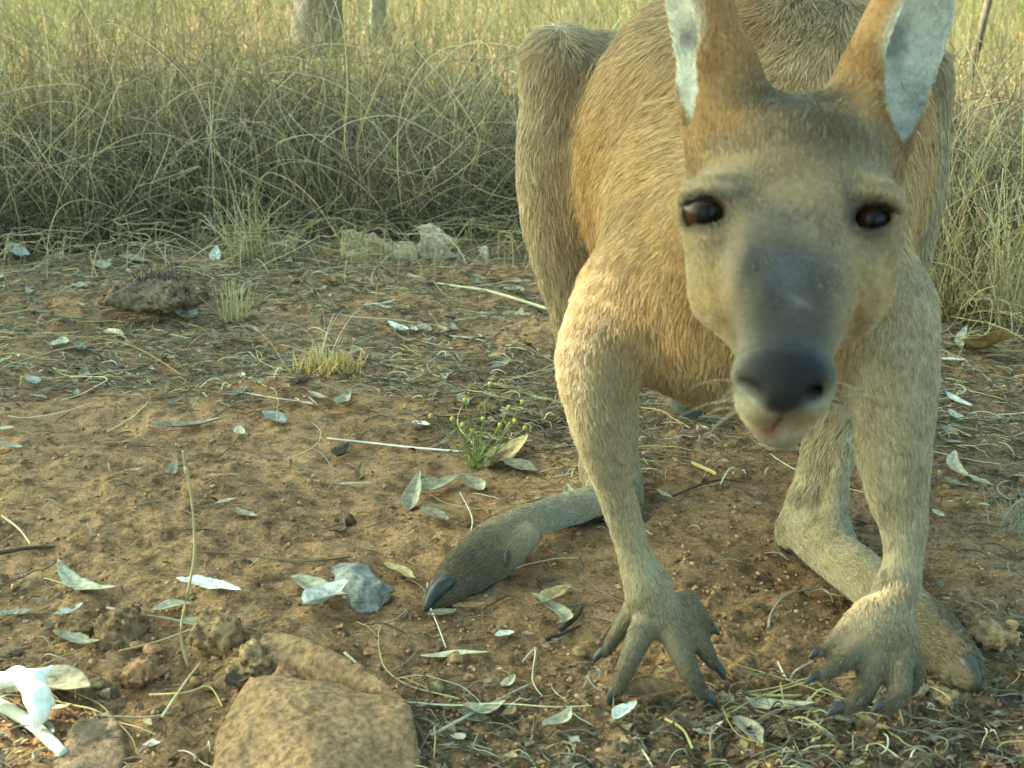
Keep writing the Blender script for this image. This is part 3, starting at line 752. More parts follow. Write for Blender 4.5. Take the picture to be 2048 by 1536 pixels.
def claw_part(root, a, b, r, sag):
    a = np.array(a); b = np.array(b); ax = nrm(b - a); sd = nrm(np.cross(ax, (0, 0.3, 1))); up = np.cross(sd, ax)
    a = a - ax * r * 0.8
    V = []; Fc = []; nu, nv = 12, 9
    for j in range(nv):
        t = j / (nv - 1.0)
        c = a + (b - a) * t + up * (math.sin(t * math.pi) * (np.linalg.norm(b - a) * 0.10))
        rr = r * math.sqrt(max(1 - t ** 1.7, 0.002)) * (0.75 + 0.25 * min(1, t * 4))
        for i in range(nu):
            ph = 2 * math.pi * i / nu
            V.append(c + sd * rr * math.cos(ph) * 0.8 + up * rr * math.sin(ph))
    for j in range(nv - 1):
        for i in range(nu): Fc.append((j * nu + i, j * nu + (i + 1) % nu, (j + 1) * nu + (i + 1) % nu, (j + 1) * nu + i))
    Fc.append(tuple(range(nu))[::-1]); Fc.append(tuple((nv - 1) * nu + i for i in range(nu)))
    return mesh_obj('claw', np.array(V), Fc, M_CLAW, root)
build_kangaroo()
# ---------------------------------------------------------------- trees
def tube(path, radii, nu=10, rough=0.0, seed=0):
    path = np.array(path, float); V = []; Fc = []
    n = len(path)
    for j in range(n):
        t = nrm(path[min(j + 1, n - 1)] - path[max(j - 1, 0)])
        ref = np.array((0, 0, 1.0)) if abs(t[2]) < 0.9 else np.array((1.0, 0, 0))
        a = nrm(np.cross(t, ref)); b = np.cross(t, a)
        for i in range(nu):
            ph = 2 * math.pi * i / nu
            V.append(path[j] + radii[j] * (a * math.cos(ph) + b * math.sin(ph)))
    V = np.array(V)
    if rough:
        ctr = np.repeat(path, nu, 0); d = V - ctr; q = V / max(radii[0], 1e-3) * 1.2
        V = ctr + d * (1 + rough * fbm(q * np.array((1.6, 1.6, 0.5)), seed, 3))[:, None]
    for j in range(n - 1):
        for i in range(nu): Fc.append((j * nu + i, j * nu + (i + 1) % nu, (j + 1) * nu + (i + 1) % nu, (j + 1) * nu + i))
    Fc.append(tuple(range(nu))[::-1]); Fc.append(tuple((n - 1) * nu + i for i in range(nu)))
    return V, Fc
def merge(parts):
    V = []; Fc = []; o = 0
    for v, f in parts:
        V.append(np.asarray(v)); Fc += [tuple(int(i) + o for i in q) for q in f]; o += len(v)
    return np.concatenate(V), Fc
GAPS = []                      # paths cut through the crowns to let chosen sunbeams in: (point, radius)
def build_tree(loc, h, tr, crown_c, crown_r, n_leaf, label, barkcol, leafcol, seed, leaf=0.075, gaps=False):
    r = np.random.default_rng(seed)
    x, y = loc; z0 = gz(x, y) - 0.05
    root = empty('gum_tree', (x, y, 0)); tag(root, label, 'tree', 'gum trees')
    cc = np.array(crown_c, float); cr = np.array(crown_r, float)
    top = np.array((cc[0], cc[1], cc[2] + cr[2] * 0.3)); base = np.array((x, y, z0))
    nseg = 40; path = []
    for i in range(nseg + 1):
        t = i / nseg; p = base * (1 - t) + top * t
        p = p + np.array((vnoise(np.array([[t * 4, seed, 0.5]]), 1)[0], vnoise(np.array([[t * 4, seed, 7.5]]), 2)[0], 0)) * 0.10 * h / 5 * min(1, t * 3)
        path.append(p)
    rad = [tr * (1 - 0.8 * i / nseg) * (1 + 0.35 * math.exp(-i / 1.5)) for i in range(nseg + 1)]
    V, Fc = tube(path, rad, 20, 0.16, seed)
    q = V * np.array((9, 9, 2.2)); c = np.array(barkcol) * (1 + 0.45 * fbm(q, seed, 4))[:, None]
    mesh_obj('trunk', V, Fc, M_BARK, root, True, np.clip(c, 0.02, 0.7))
    limbs = []; ends = []
    for i in range(11):
        k = int(nseg * r.uniform(0.45, 0.95)); a = path[k]
        d = nrm(r.normal(0, 1, 3)); e = cc + d * cr * r.uniform(0.5, 0.9)
        m = (a + e) / 2 + np.array((0, 0, 0.2 * cr[2]))
        lp = [a * (1 - t) ** 2 + 2 * m * t * (1 - t) + e * t * t for t in np.linspace(0, 1, 9)]
        limbs.append(tube(lp, np.linspace(rad[k] * 0.6, 0.008, 9), 7)); ends += lp[4:]
    V, Fc = merge(limbs); mesh_obj('limb', V, Fc, M_BARK, root, True, np.tile(np.array(barkcol), (len(V), 1)))
    # crown: leaf blades in clumps through the volume
    nc = 240 if gaps else 90
    cl = r.normal(0, 1, (nc, 3)); cl = cl / np.linalg.norm(cl, axis=1)[:, None] * (r.random(nc) ** 0.45)[:, None] * cr * 0.92 + cc
    ci = r.integers(0, nc, n_leaf)
    p = cl[ci] + r.normal(0, 1, (n_leaf, 3)) * cr * 0.16
    d = nrm_rows(r.normal(0, 1, (n_leaf, 3)) + np.array((0, 0, -0.9))); s = nrm_rows(np.cross(d, r.normal(0, 1, (n_leaf, 3))))
    L = leaf * r.uniform(0.7, 1.4, n_leaf)[:, None]
    if gaps:                       # leaves cut away along the sun's line to light chosen spots
        sd = np.array(SUN_DIR); ok = np.ones(n_leaf, bool)
        for gp, gr in GAPS:
            v = p + d * L * 0.5 - np.array(gp); t = v @ sd; perp = np.linalg.norm(v - t[:, None] * sd, axis=1)
            ok &= perp > gr + L[:, 0] * 0.5
        p, d, s, L = p[ok], d[ok], s[ok], L[ok]; n_leaf = len(p)
    Wd = L * 0.26
    V = np.stack([p, p + d * L * 0.45 + s * Wd, p + d * L, p + d * L * 0.45 - s * Wd], 1).reshape(-1, 3)
    Fq = np.arange(len(V)).reshape(-1, 4)
    c = np.array(leafcol) * r.uniform(0.6, 1.35, n_leaf)[:, None]
    mesh_obj('crown', V, Fq, M_GREEN, root, False, np.repeat(c, 4, 0))
    return root

# ---------------------------------------------------------------- strands of grass
def strands(base, n_pts, length, lean, curl, r, up=0.9, zmin=0.004, wob=0.25):
    """integrate bending stalks: base (N,3), length (N), lean: start tilt, curl: total bend in radians"""
    N = len(base)
    az = r.random(N) * 2 * math.pi
    tilt = np.abs(r.normal(0, lean, N))
    hd = np.stack([np.cos(az), np.sin(az), np.zeros(N)], 1)
    tot = r.normal(0, 1, N) * curl * 0.5 + curl * 0.6
    pts = np.empty((N, n_pts, 3)); p = base.copy(); ang = tilt.copy()
    step = length / (n_pts - 1)
    tw = r.normal(0, 1, N) * wob
    for k in range(n_pts):
        pts[:, k] = p
        d = hd * np.sin(ang)[:, None] + np.array((0, 0, 1.0)) * np.cos(ang)[:, None]
        p = p + d * step[:, None]
        ang = ang + tot / (n_pts - 1) * (0.5 + k / n_pts) + r.normal(0, 0.05, N)
        a2 = tw / n_pts; ca, sa = np.cos(a2), np.sin(a2)
        hd = np.stack([hd[:, 0] * ca - hd[:, 1] * sa, hd[:, 0] * sa + hd[:, 1] * ca, hd[:, 2]], 1)
    g = ground_z(pts[:, :, 0], pts[:, :, 1]) + zmin
    pts[:, :, 2] = np.maximum(pts[:, :, 2], g + (np.arange(n_pts) % 3)[None] * 0.001)
    return pts
def pick(r, n, table, gain=1.0):          # table: (weight, colour, spread)
    w = np.array([t[0] for t in table], float); w /= w.sum()
    i = r.choice(len(table), n, p=w); c = np.array([t[1] for t in table], float)[i]
    return np.clip(c * gain * (1 + r.normal(0, 0.16, n))[:, None], 0.01, 0.9)
STRAW = (0.50, 0.41, 0.19); PALE_STRAW = (0.60, 0.54, 0.34); OLIVE = (0.30, 0.31, 0.10); GREYB = (0.20, 0.165, 0.115); DARKB = (0.09, 0.068, 0.042); GREEN = (0.26, 0.33, 0.08)
def front_y(x):                 # where the thicket begins
    return 3.28 - 0.62 * np.clip((x - 0.55) / 0.4, 0, 1) - 0.25 * np.clip((-0.75 - x) / 0.5, 0, 1) + 0.24 * vnoise(np.stack([x * 3, x * 0, x * 0], 1), 8)
def build_grass():
    r = np.random.default_rng(21)
    # tangled near thicket
    n = 23000
    x = r.uniform(-2.3, 2.3, n); dy = r.exponential(0.62, n)
    y = front_y(x) + dy
    b = np.stack([x, y, ground_z(x, y)], 1)
    clump = 0.75 + 0.55 * vnoise(b * np.array((2.6, 2.6, 0)), 5)
    edge = np.clip(0.45 + dy * 0.9, 0.45, 1.0)
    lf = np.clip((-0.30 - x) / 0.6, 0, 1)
    L = r.uniform(0.25, 0.75, n) * clump * edge * (1 + 0.55 * lf)
    pts = strands(b, 12, L, 1.0, 2.4, r, wob=3.0)
    rad = r.uniform(0.0004, 0.0010, n)[:, None] * np.linspace(1.0, 0.5, 12)[None]
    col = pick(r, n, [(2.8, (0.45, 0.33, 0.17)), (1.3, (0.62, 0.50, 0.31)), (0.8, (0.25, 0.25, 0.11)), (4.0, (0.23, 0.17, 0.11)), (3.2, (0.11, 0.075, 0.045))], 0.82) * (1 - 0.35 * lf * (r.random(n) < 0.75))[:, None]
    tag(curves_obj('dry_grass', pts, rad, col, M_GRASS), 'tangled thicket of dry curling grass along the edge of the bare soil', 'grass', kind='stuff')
    # long loose looping stalks on the face of the thicket, some sprawling over the soil
    n = 1500
    x = r.uniform(-2.0, 2.0, n); y = front_y(x) - np.minimum(r.exponential(0.20, n), 0.42)      # flattened straw spilling on to the soil
    b = np.stack([x, y, ground_z(x, y) + 0.004], 1)
    spill = strands(b, 16, r.uniform(0.10, 0.34, n), 2.2, 0.7, r, wob=2.0); spill[:, :, 2] = np.minimum(spill[:, :, 2], ground_z(spill[:, :, 0], spill[:, :, 1]) + 0.07)
    n = 1100
    x = r.uniform(-2.0, 2.0, n); dy = r.exponential(0.30, n) + 0.02; y = front_y(x) + dy
    b = np.stack([x, y, ground_z(x, y) + r.uniform(0, 0.12, n)], 1)
    pts = strands(b, 16, r.uniform(0.25, 0.85, n), 1.1, 3.4, r, wob=4.5)
    rad = r.uniform(0.0006, 0.0013, n)[:, None] * np.linspace(1.0, 0.55, 16)[None]
    pts = np.concatenate([pts, spill]); rad = np.concatenate([rad, r.uniform(0.0006, 0.0013, len(spill))[:, None] * np.linspace(1.0, 0.55, 16)[None]]); n = len(pts)
    col = pick(r, n, [(3.0, (0.58, 0.44, 0.22)), (2.4, (0.62, 0.51, 0.32)), (0.7, (0.36, 0.35, 0.15)), (1.5, (0.24, 0.18, 0.12))], 0.86)
    tag(curves_obj('looping_grass', pts, rad, col, M_GRASS), 'long pale looping grass stalks spilling from the face of the thicket', 'grass', kind='stuff')
    # collapsed dark mat low inside the thicket
    n = 15000
    x = r.uniform(-2.3, 2.3, n); dy = r.exponential(0.55, n) + 0.05; y = front_y(x) + dy
    z = r.uniform(0, 0.24, n) * np.clip(dy * 1.6, 0.1, 1)
    b = np.stack([x, y, ground_z(x, y) + z], 1)
    pts = strands(b, 8, r.uniform(0.15, 0.45, n), 1.5, 1.6, r, wob=2.0)
    rad = r.uniform(0.0005, 0.0013, n)[:, None] * np.linspace(1.0, 0.5, 8)[None]
    col = pick(r, n, [(3.0, GREYB), (3.4, DARKB), (1.2, STRAW), (0.6, PALE_STRAW)])
    tag(curves_obj('fallen_grass', pts, rad, col, M_GRASS), 'grey brown mat of fallen dead grass beneath the standing thicket', 'grass', kind='stuff')
    # greener stand in the sun behind
    n = 40000
    d = 4.4 * np.exp(r.random(n) * math.log(26 / 4.4)); x = r.uniform(-0.55, 0.55, n) * d * 1.15
    b = np.stack([x, d, ground_z(x, d)], 1)
    clump = 0.8 + 0.6 * vnoise(b * np.array((1.0, 1.0, 0)), 15)
    L = r.uniform(0.18, 0.55, n) * np.clip(clump, 0.35, 1.4) * np.clip(0.6 + (d - 4) * 0.06, 0.6, 1.7)
    pts = strands(b, 8, L, 0.30, 1.1, r)
    rad = (r.uniform(0.0010, 0.0022, n) * np.clip(d / 8, 0.7, 2.2))[:, None] * np.linspace(1.0, 0.4, 8)[None]
    col = pick(r, n, [(2.6, (0.22, 0.27, 0.10)), (2.2, (0.31, 0.31, 0.16)), (2.6, (0.16, 0.22, 0.07)), (2.4, GREYB), (1.4, DARKB)], 0.62)
    tag(curves_obj('tall_grass', pts, rad, col, M_GRASS), 'yellow green grass standing in the sun beyond the thicket', 'grass', kind='stuff')
build_grass()

# ---------------------------------------------------------------- litter on the soil
def ground_strips(r, n, xr, yr, lmin, lmax, n_pts=6, curl=0.9, up=0.002):
    d = yr[0] * np.exp(r.random(n) * math.log(yr[1] / yr[0])); x = r.uniform(xr[0], xr[1], n) * d
    az = r.normal(0.0, 0.75, n) + math.pi * (r.random(n) > 0.5); L = r.uniform(lmin, lmax, n) ** 1.0
    tot = r.normal(0, curl, n)
    pts = np.empty((n, n_pts, 3)); px_, py_ = x.copy(), d.copy(); a = az
    for k in range(n_pts):
        pts[:, k, 0] = px_; pts[:, k, 1] = py_
        px_ = px_ + np.cos(a) * L / (n_pts - 1); py_ = py_ + np.sin(a) * L / (n_pts - 1); a = a + tot / (n_pts - 1) + r.normal(0, 0.12, n)
    z = ground_z(pts[:, :, 0], pts[:, :, 1])
    zl = np.maximum(z[:, :1], z) * 0.5 + 0.5 * z.mean(1)[:, None]
    lift = np.abs(r.normal(0, 0.006, n))[:, None] * np.sin(np.linspace(0.2, 2.6, n_pts))[None]
    pts[:, :, 2] = np.maximum(z, zl) + up + lift
    return pts, d
def litter_density(x, y):      # bare sand patches keep little litter
    q = np.stack([x, y, np.zeros_like(x)], 1)
    v = 0.55 + 0.6 * vnoise(q * 3.1, 61) + 0.35 * vnoise(q * 8, 62) + 0.25 * np.clip((y - 1.9) * 1.2, -0.3, 1.0) + 0.05 * np.clip((1.50 - y) * 4, 0, 1)
    for bx, by, br, a in BARE: v = v - a * np.exp(-((x - bx) ** 2 + (y - by) ** 2) / br ** 2)
    return np.clip(v, 0.03, 1.2)
BARE = []
for x_, y_, br, a_ in ((300, 1000, 0.30, 1.0), (620, 1060, 0.16, 0.6), (1080, 690, 0.10, 0.7), (1950, 1130, 0.16, 0.9), (1620, 1180, 0.12, 0.5), (1500, 1230, 0.14, 0.6), (620, 810, 0.12, 0.5), (1900, 850, 0.15, 0.5), (60, 850, 0.15, 0.4)):
    c_ = G(x_, y_); BARE.append((c_[0], c_[1], br, a_))
def build_litter():
    r = np.random.default_rng(33)
    pts, d = ground_strips(r, 70000, (-0.72, 0.72), (0.98, 3.8), 0.006, 0.055)
    keep = r.random(len(pts)) < litter_density(pts[:, 2, 0], pts[:, 2, 1]) * np.clip((pts[:, 2, 1] - 0.75) / 1.0, 0.3, 1); pts = pts[keep]; n = len(pts)
    rad = (r.uniform(0.00025, 0.0009, n))[:, None] * np.array((0.7, 1, 1, 1, 0.9, 0.5))[None]
    col = pick(r, n, [(1.0, STRAW), (0.8, PALE_STRAW), (3.0, (0.27, 0.24, 0.18)), (3.4, GREYB), (5.0, DARKB)])
    tag(curves_obj('straw_litter', pts, rad, col, M_STRAW), 'fine straw and grass stalks scattered over the red soil', 'litter', kind='stuff')
    # longer bent stalks
    pts, d = ground_strips(r, 1350, (-0.72, 0.72), (1.0, 3.6), 0.06, 0.26, 10, 1.3, 0.003)
    keep = r.random(len(pts)) < litter_density(pts[:, 2, 0], pts[:, 2, 1]) * np.clip((pts[:, 2, 1] - 0.7) / 1.1, 0.3, 0.8); pts = pts[keep]; n = len(pts)
    K = pts.shape[1]
    rad = r.uniform(0.0004, 0.0010, n)[:, None] * np.linspace(1, 0.5, K)[None]
    col = pick(r, n, [(3, STRAW), (2, PALE_STRAW), (2, GREYB), (1, DARKB)])
    tag(curves_obj('stalk_litter', pts, rad, col, M_STRAW), 'long bent grass stalks lying across the soil', 'litter', kind='stuff')
    # crumbs of leaf and bark, one sheet-like flake each
    n = 62000
    dd = 0.98 * np.exp(r.random(n) * math.log(3.7 / 0.98)); x = r.uniform(-0.7, 0.7, n) * dd
    keep = r.random(n) < litter_density(x, dd); x, dd = x[keep], dd[keep]; n = len(x)
    a = r.random(n) * 6.283; L = r.uniform(0.0012, 0.009, n); Wd = L * r.uniform(0.25, 0.7, n)
    u = np.stack([np.cos(a), np.sin(a), r.normal(0, 0.25, n)], 1); s = np.stack([-np.sin(a), np.cos(a), r.normal(0, 0.35, n)], 1)
    c = np.stack([x, dd, ground_z(x, dd) + 0.0025 + L * 0.12], 1)
    q = [c - u * L[:, None], c - s * Wd[:, None] + np.array((0, 0, 1)) * (L * 0.15)[:, None], c + u * L[:, None], c + s * Wd[:, None] + np.array((0, 0, 1)) * (L * 0.1)[:, None]]
    V = np.stack(q, 1).reshape(-1, 3)
    col = pick(r, n, [(1.6, (0.25, 0.205, 0.135)), (0.9, (0.38, 0.29, 0.15)), (3, (0.17, 0.135, 0.09)), (7, DARKB), (0.35, (0.45, 0.41, 0.31)), (2.5, (0.24, 0.14, 0.075))])
    tag(mesh_obj('bark_crumbs', V, np.arange(len(V)).reshape(-1, 4), M_LEAF, None, False, np.repeat(col, 4, 0)), 'crumbled bark and leaf flakes strewn on the soil', 'litter', kind='stuff')
    # grains and small lumps of earth
    bm = bmesh.new(); bmesh.ops.create_icosphere(bm, subdivisions=1, radius=1.0)
    v0 = np.array([v.co[:] for v in bm.verts]); f0 = np.array([[v.index for v in f.verts] for f in bm.faces]); bm.free()
    n = 38000
    dd = 0.98 * np.exp(r.random(n) ** 1.25 * math.log(3.3 / 0.98)); x = r.uniform(-0.7, 0.7, n) * dd
    q = np.stack([x, dd, x * 0], 1); keep = r.random(n) < 0.30 + 0.7 * np.clip(vnoise(q * 4.2, 71) + 0.5 * vnoise(q * 12, 73) + np.clip((1.60 - dd) * 2.2, -0.2, 0.9), 0, 1)
    x, dd = x[keep], dd[keep]; n = len(x)
    s = np.clip(r.lognormal(-6.6, 0.5, n) , 0.0006, 0.0045)
    V = v0[None] * (1 + r.normal(0, 0.30, (n, len(v0), 1))) * s[:, None, None] * np.stack([r.uniform(0.8, 1.3, n), r.uniform(0.8, 1.3, n), r.uniform(0.55, 0.9, n)], 1)[:, None, :]
    V = V + np.stack([x, dd, ground_z(x, dd) + s * 0.25], 1)[:, None, :]
    Fq = (f0[None] + (np.arange(n) * len(v0))[:, None, None]).reshape(-1, 3)
    col = np.repeat(pick(r, n, [(3, (0.36, 0.215, 0.11)), (3, (0.24, 0.145, 0.08)), (1.0, (0.44, 0.27, 0.14))]), len(v0), 0)
    tag(mesh_obj('soil_crumbs', V.reshape(-1, 3), Fq, M_CLOD, None, False, col), 'loose crumbs of red brown earth on the ground', 'soil', kind='stuff')
build_litter()

# ---------------------------------------------------------------- stones and clods
def field_mesh(lo, hi, step, fn):
    ax = [np.arange(l, h + step, step) for l, h in zip(lo, hi)]
    X, Y, Z = np.meshgrid(*ax, indexing='ij')
    f = fn(np.stack([X.ravel(), Y.ravel(), Z.ravel()], 1)).reshape(X.shape).astype(np.float32)
    return surface_nets(f, ax)
def hull_stone(name, pts, label, col, amp=0.004, freq=28, step=0.0035, seed=1, group=None, cat='stone', rnd=0.005, mat=None, bottom=-0.035):
    top = [G(x, y, z) for x, y, z in pts]
    allp = top + [np.array((p[0], p[1] - 0.0, bottom)) for p in top]
    bm = bmesh.new()
    for p in allp: bm.verts.new(p)
    r = bmesh.ops.convex_hull(bm, input=bm.verts[:])
    bm.normal_update()
    pl = [(np.array(f.normal[:]), np.array(f.verts[0].co[:])) for f in bm.faces]
    A = np.array([v.co[:] for v in bm.verts]); bm.free()
    cen = A.mean(0)
    pl = [((n_ if (cen - q) @ n_ < 0 else -n_), q) for n_, q in pl]
    def fn(X):
        ds = np.stack([(X - q) @ n_ for n_, q in pl], 0)
        k = rnd; m = ds.max(0); d = m + k * np.log(np.exp((ds - m) / k).sum(0)) * 0.45
        return d - 0.004 + amp * fbm(X * freq, seed, 5, 0.6) + amp * 0.7 * np.abs(vnoise(X * np.array((8, 8, 60)), seed + 3))
    V, Fq = field_mesh(A.min(0) - 0.02, A.max(0) + 0.02, step, fn)
    keep_c = np.array(col) * (1 + 0.22 * fbm(V * 22, seed + 5, 4))[:, None]
    dust = np.clip(0.5 + 0.9 * fbm(V * 9, seed + 9, 3), 0, 1)[:, None]
    keep_c = keep_c * (1 - 0.5 * dust) + np.array((0.20, 0.13, 0.068)) * 0.5 * dust
    o = mesh_obj(name, V, Fq, mat or M_STONE, None, True, np.clip(keep_c, 0.02, 0.8))
    return tag(o, label, cat, group)
def lump(name, x, y, rx, ry, rz, label, col, seed, sink=0.35, amp=0.42, step=0.0024, cat='clod', group=None, mat=None):
    c = GP(x, y); c = c + np.array((0, 0, rz * (1 - 2 * sink)))
    rr = np.array((rx, ry, rz))
    def fn(X):
        q = (X - c) / rr; k0 = np.linalg.norm(q, axis=1); return (k0 - 1 + amp * fbm(X * (0.9 / rz), seed, 5, 0.65)) * min(rr)
    V, Fq = field_mesh(c - rr * 1.6, c + rr * 1.6, step, fn)
    V = V + vert_normals(V, Fq) * (0.0022 * vnoise(V * 210, seed + 2) + 0.0012 * vnoise(V * 420, seed + 3))[:, None] * min(1.0, rz / 0.015)
    co = np.array(col) * (1 + 0.3 * fbm(V * 40, seed + 5, 4))[:, None]
    return tag(mesh_obj(name, V, Fq, mat or M_CLOD, None, True, np.clip(co, 0.02, 0.7)), label, cat, group)
hull_stone('stone', [(500, 1352, .030), (560, 1352, .034), (565, 1388, .040), (650, 1364, .036), (815, 1402, .030), (800, 1425, .032), (824, 1480, .020), (838, 1550, .002), (640, 1550, .022), (425, 1550, .000), (440, 1465, .004)],
           'large orange brown flat-topped stone lying in front of the sloping ridge stone', (0.27, 0.158, 0.085), seed=3, amp=0.0026, freq=40, step=0.003, rnd=0.003)
hull_stone('stone', [(505, 1300, .026), (525, 1262, .036), (600, 1264, .044), (715, 1320, .042), (812, 1398, .030), (790, 1420, .008), (640, 1390, .000), (500, 1350, .000)],
           'long sloping brown ridge stone half buried behind the large flat-topped stone', (0.26, 0.155, 0.085), seed=8, amp=0.0022, freq=16)
hull_stone('stone', [(112, 1500, .002), (150, 1436, .012), (235, 1426, .011), (262, 1470, .006), (240, 1540, .000), (110, 1550, .000)],
           'dark red brown stone with flat face beside the bleached bone', (0.22, 0.145, 0.09), seed=12, amp=0.003)
hull_stone('stone', [(358, 1250, .010), (375, 1226, .016), (430, 1224, .016), (452, 1245, .012), (420, 1268, .006), (370, 1266, .006)],
           'flat pinkish stone slab next to the upright dry stem', (0.36, 0.22, 0.13), seed=15, amp=0.002, rnd=0.005, bottom=-0.02)
hull_stone('stone', [(680, 496, .006), (684, 462, .06), (748, 458, .064), (768, 488, .03), (764, 498, .006), (700, 500, .006)],
           'tan blocky stone at the foot of the dry grass', (0.46, 0.35, 0.19), seed=18, amp=0.006, step=0.005, bottom=-0.03)
hull_stone('stone', [(830, 502, .006), (838, 466, .05), (880, 454, .068), (910, 462, .058), (886, 500, .008)],
           'rounded pale grey stone tilted against the dry grass', (0.42, 0.35, 0.24), seed=22, amp=0.006, step=0.005, bottom=-0.03)
hull_stone('stone', [(756, 500, .004), (770, 482, .022), (826, 482, .024), (838, 500, .010), (800, 506, .004)],
           'low flat tan slab lying between the blocky stone and the tilted stone', (0.42, 0.33, 0.19), seed=28, amp=0.003, step=0.004, bottom=-0.03)
hull_stone('stone', [(950, 500, .006), (955, 488, .022), (978, 490, .022), (978, 506, .006)],
           'small cream stone to one side of the pale tilted stone', (0.5, 0.43, 0.28), seed=25, amp=0.002, step=0.004, bottom=-0.02)
lump('clod', 245, 1270, 0.026, 0.024, 0.020, 'dark brown crumbly clod behind the torn curled leaf', (0.20, 0.125, 0.065), 31)
lump('clod', 510, 1338, 0.021, 0.020, 0.020, 'rounded light brown clod touching the large flat-topped stone', (0.31, 0.20, 0.10), 32)
lump('clod', 445, 1292, 0.026, 0.022, 0.028, 'knobbly upright brown clod at the end of the ridge stone', (0.27, 0.17, 0.085), 33)
lump('clod', 655, 1345, 0.020, 0.018, 0.016, 'crumbly clod wedged between the two big stones', (0.24, 0.155, 0.08), 34)
lump('clod', 150, 1268, 0.020, 0.018, 0.013, 'low brown clod under the white torn leaf scrap', (0.24, 0.145, 0.07), 35)
lump('clod', 690, 1046, 0.013, 0.010, 0.008, 'small dark dropping-like clod on open sandy soil', (0.13, 0.085, 0.05), 36)
lump('clod', 570, 1420 - 60, 0.012, 0.012, 0.011, 'tiny red clod resting in the dip between the two big stones', (0.34, 0.18, 0.09), 37)
lump('clod', 290, 1358, 0.020, 0.018, 0.014, 'reddish clod near the base of the upright dry stem', (0.28, 0.15, 0.08), 38)
lump('clod', 1828, 1384, 0.012, 0.011, 0.010, 'pale rounded clod between the lifted paw and the hind toe', (0.38, 0.26, 0.15), 39)
lump('clod', 1880, 1398, 0.016, 0.013, 0.011, 'rough clod directly under the dark hind claw', (0.33, 0.22, 0.12), 40)
lump('clod', 1985, 1270, 0.026, 0.020, 0.013, 'smooth sandy clod up the slope from the hind toe', (0.34, 0.21, 0.11), 41)
lump('clod', 1210, 1030, 0.010, 0.009, 0.007, 'small brown clod behind the forearm', (0.25, 0.15, 0.08), 42)
lump('clod', 985, 822, 0.022, 0.016, 0.012, 'dark clod beside the flowering weed', (0.16, 0.10, 0.06), 43)
lump('mound', 305, 596, 0.088, 0.06, 0.024, 'dark crusty earth mound topped with burnt grass stubs', (0.15, 0.105, 0.065), 44, 0.4, 0.35, 0.005, 'mound')
for i in range(22):
    y = random.uniform(1290, 1500); x = random.choice((random.uniform(30, 480), random.uniform(1450, 2040), random.uniform(840, 1200)))
    s = random.uniform(0.004, 0.008)
    lump('earth_lump', x, y, s * random.uniform(0.9, 1.4), s, s * 0.8, 'small rough lump of red brown earth loose on the ground', (0.30 * random.uniform(0.7, 1.2), 0.18, 0.09), 60 + i, 0.3, 0.25, 0.0018, 'clod', 'loose earth lumps')
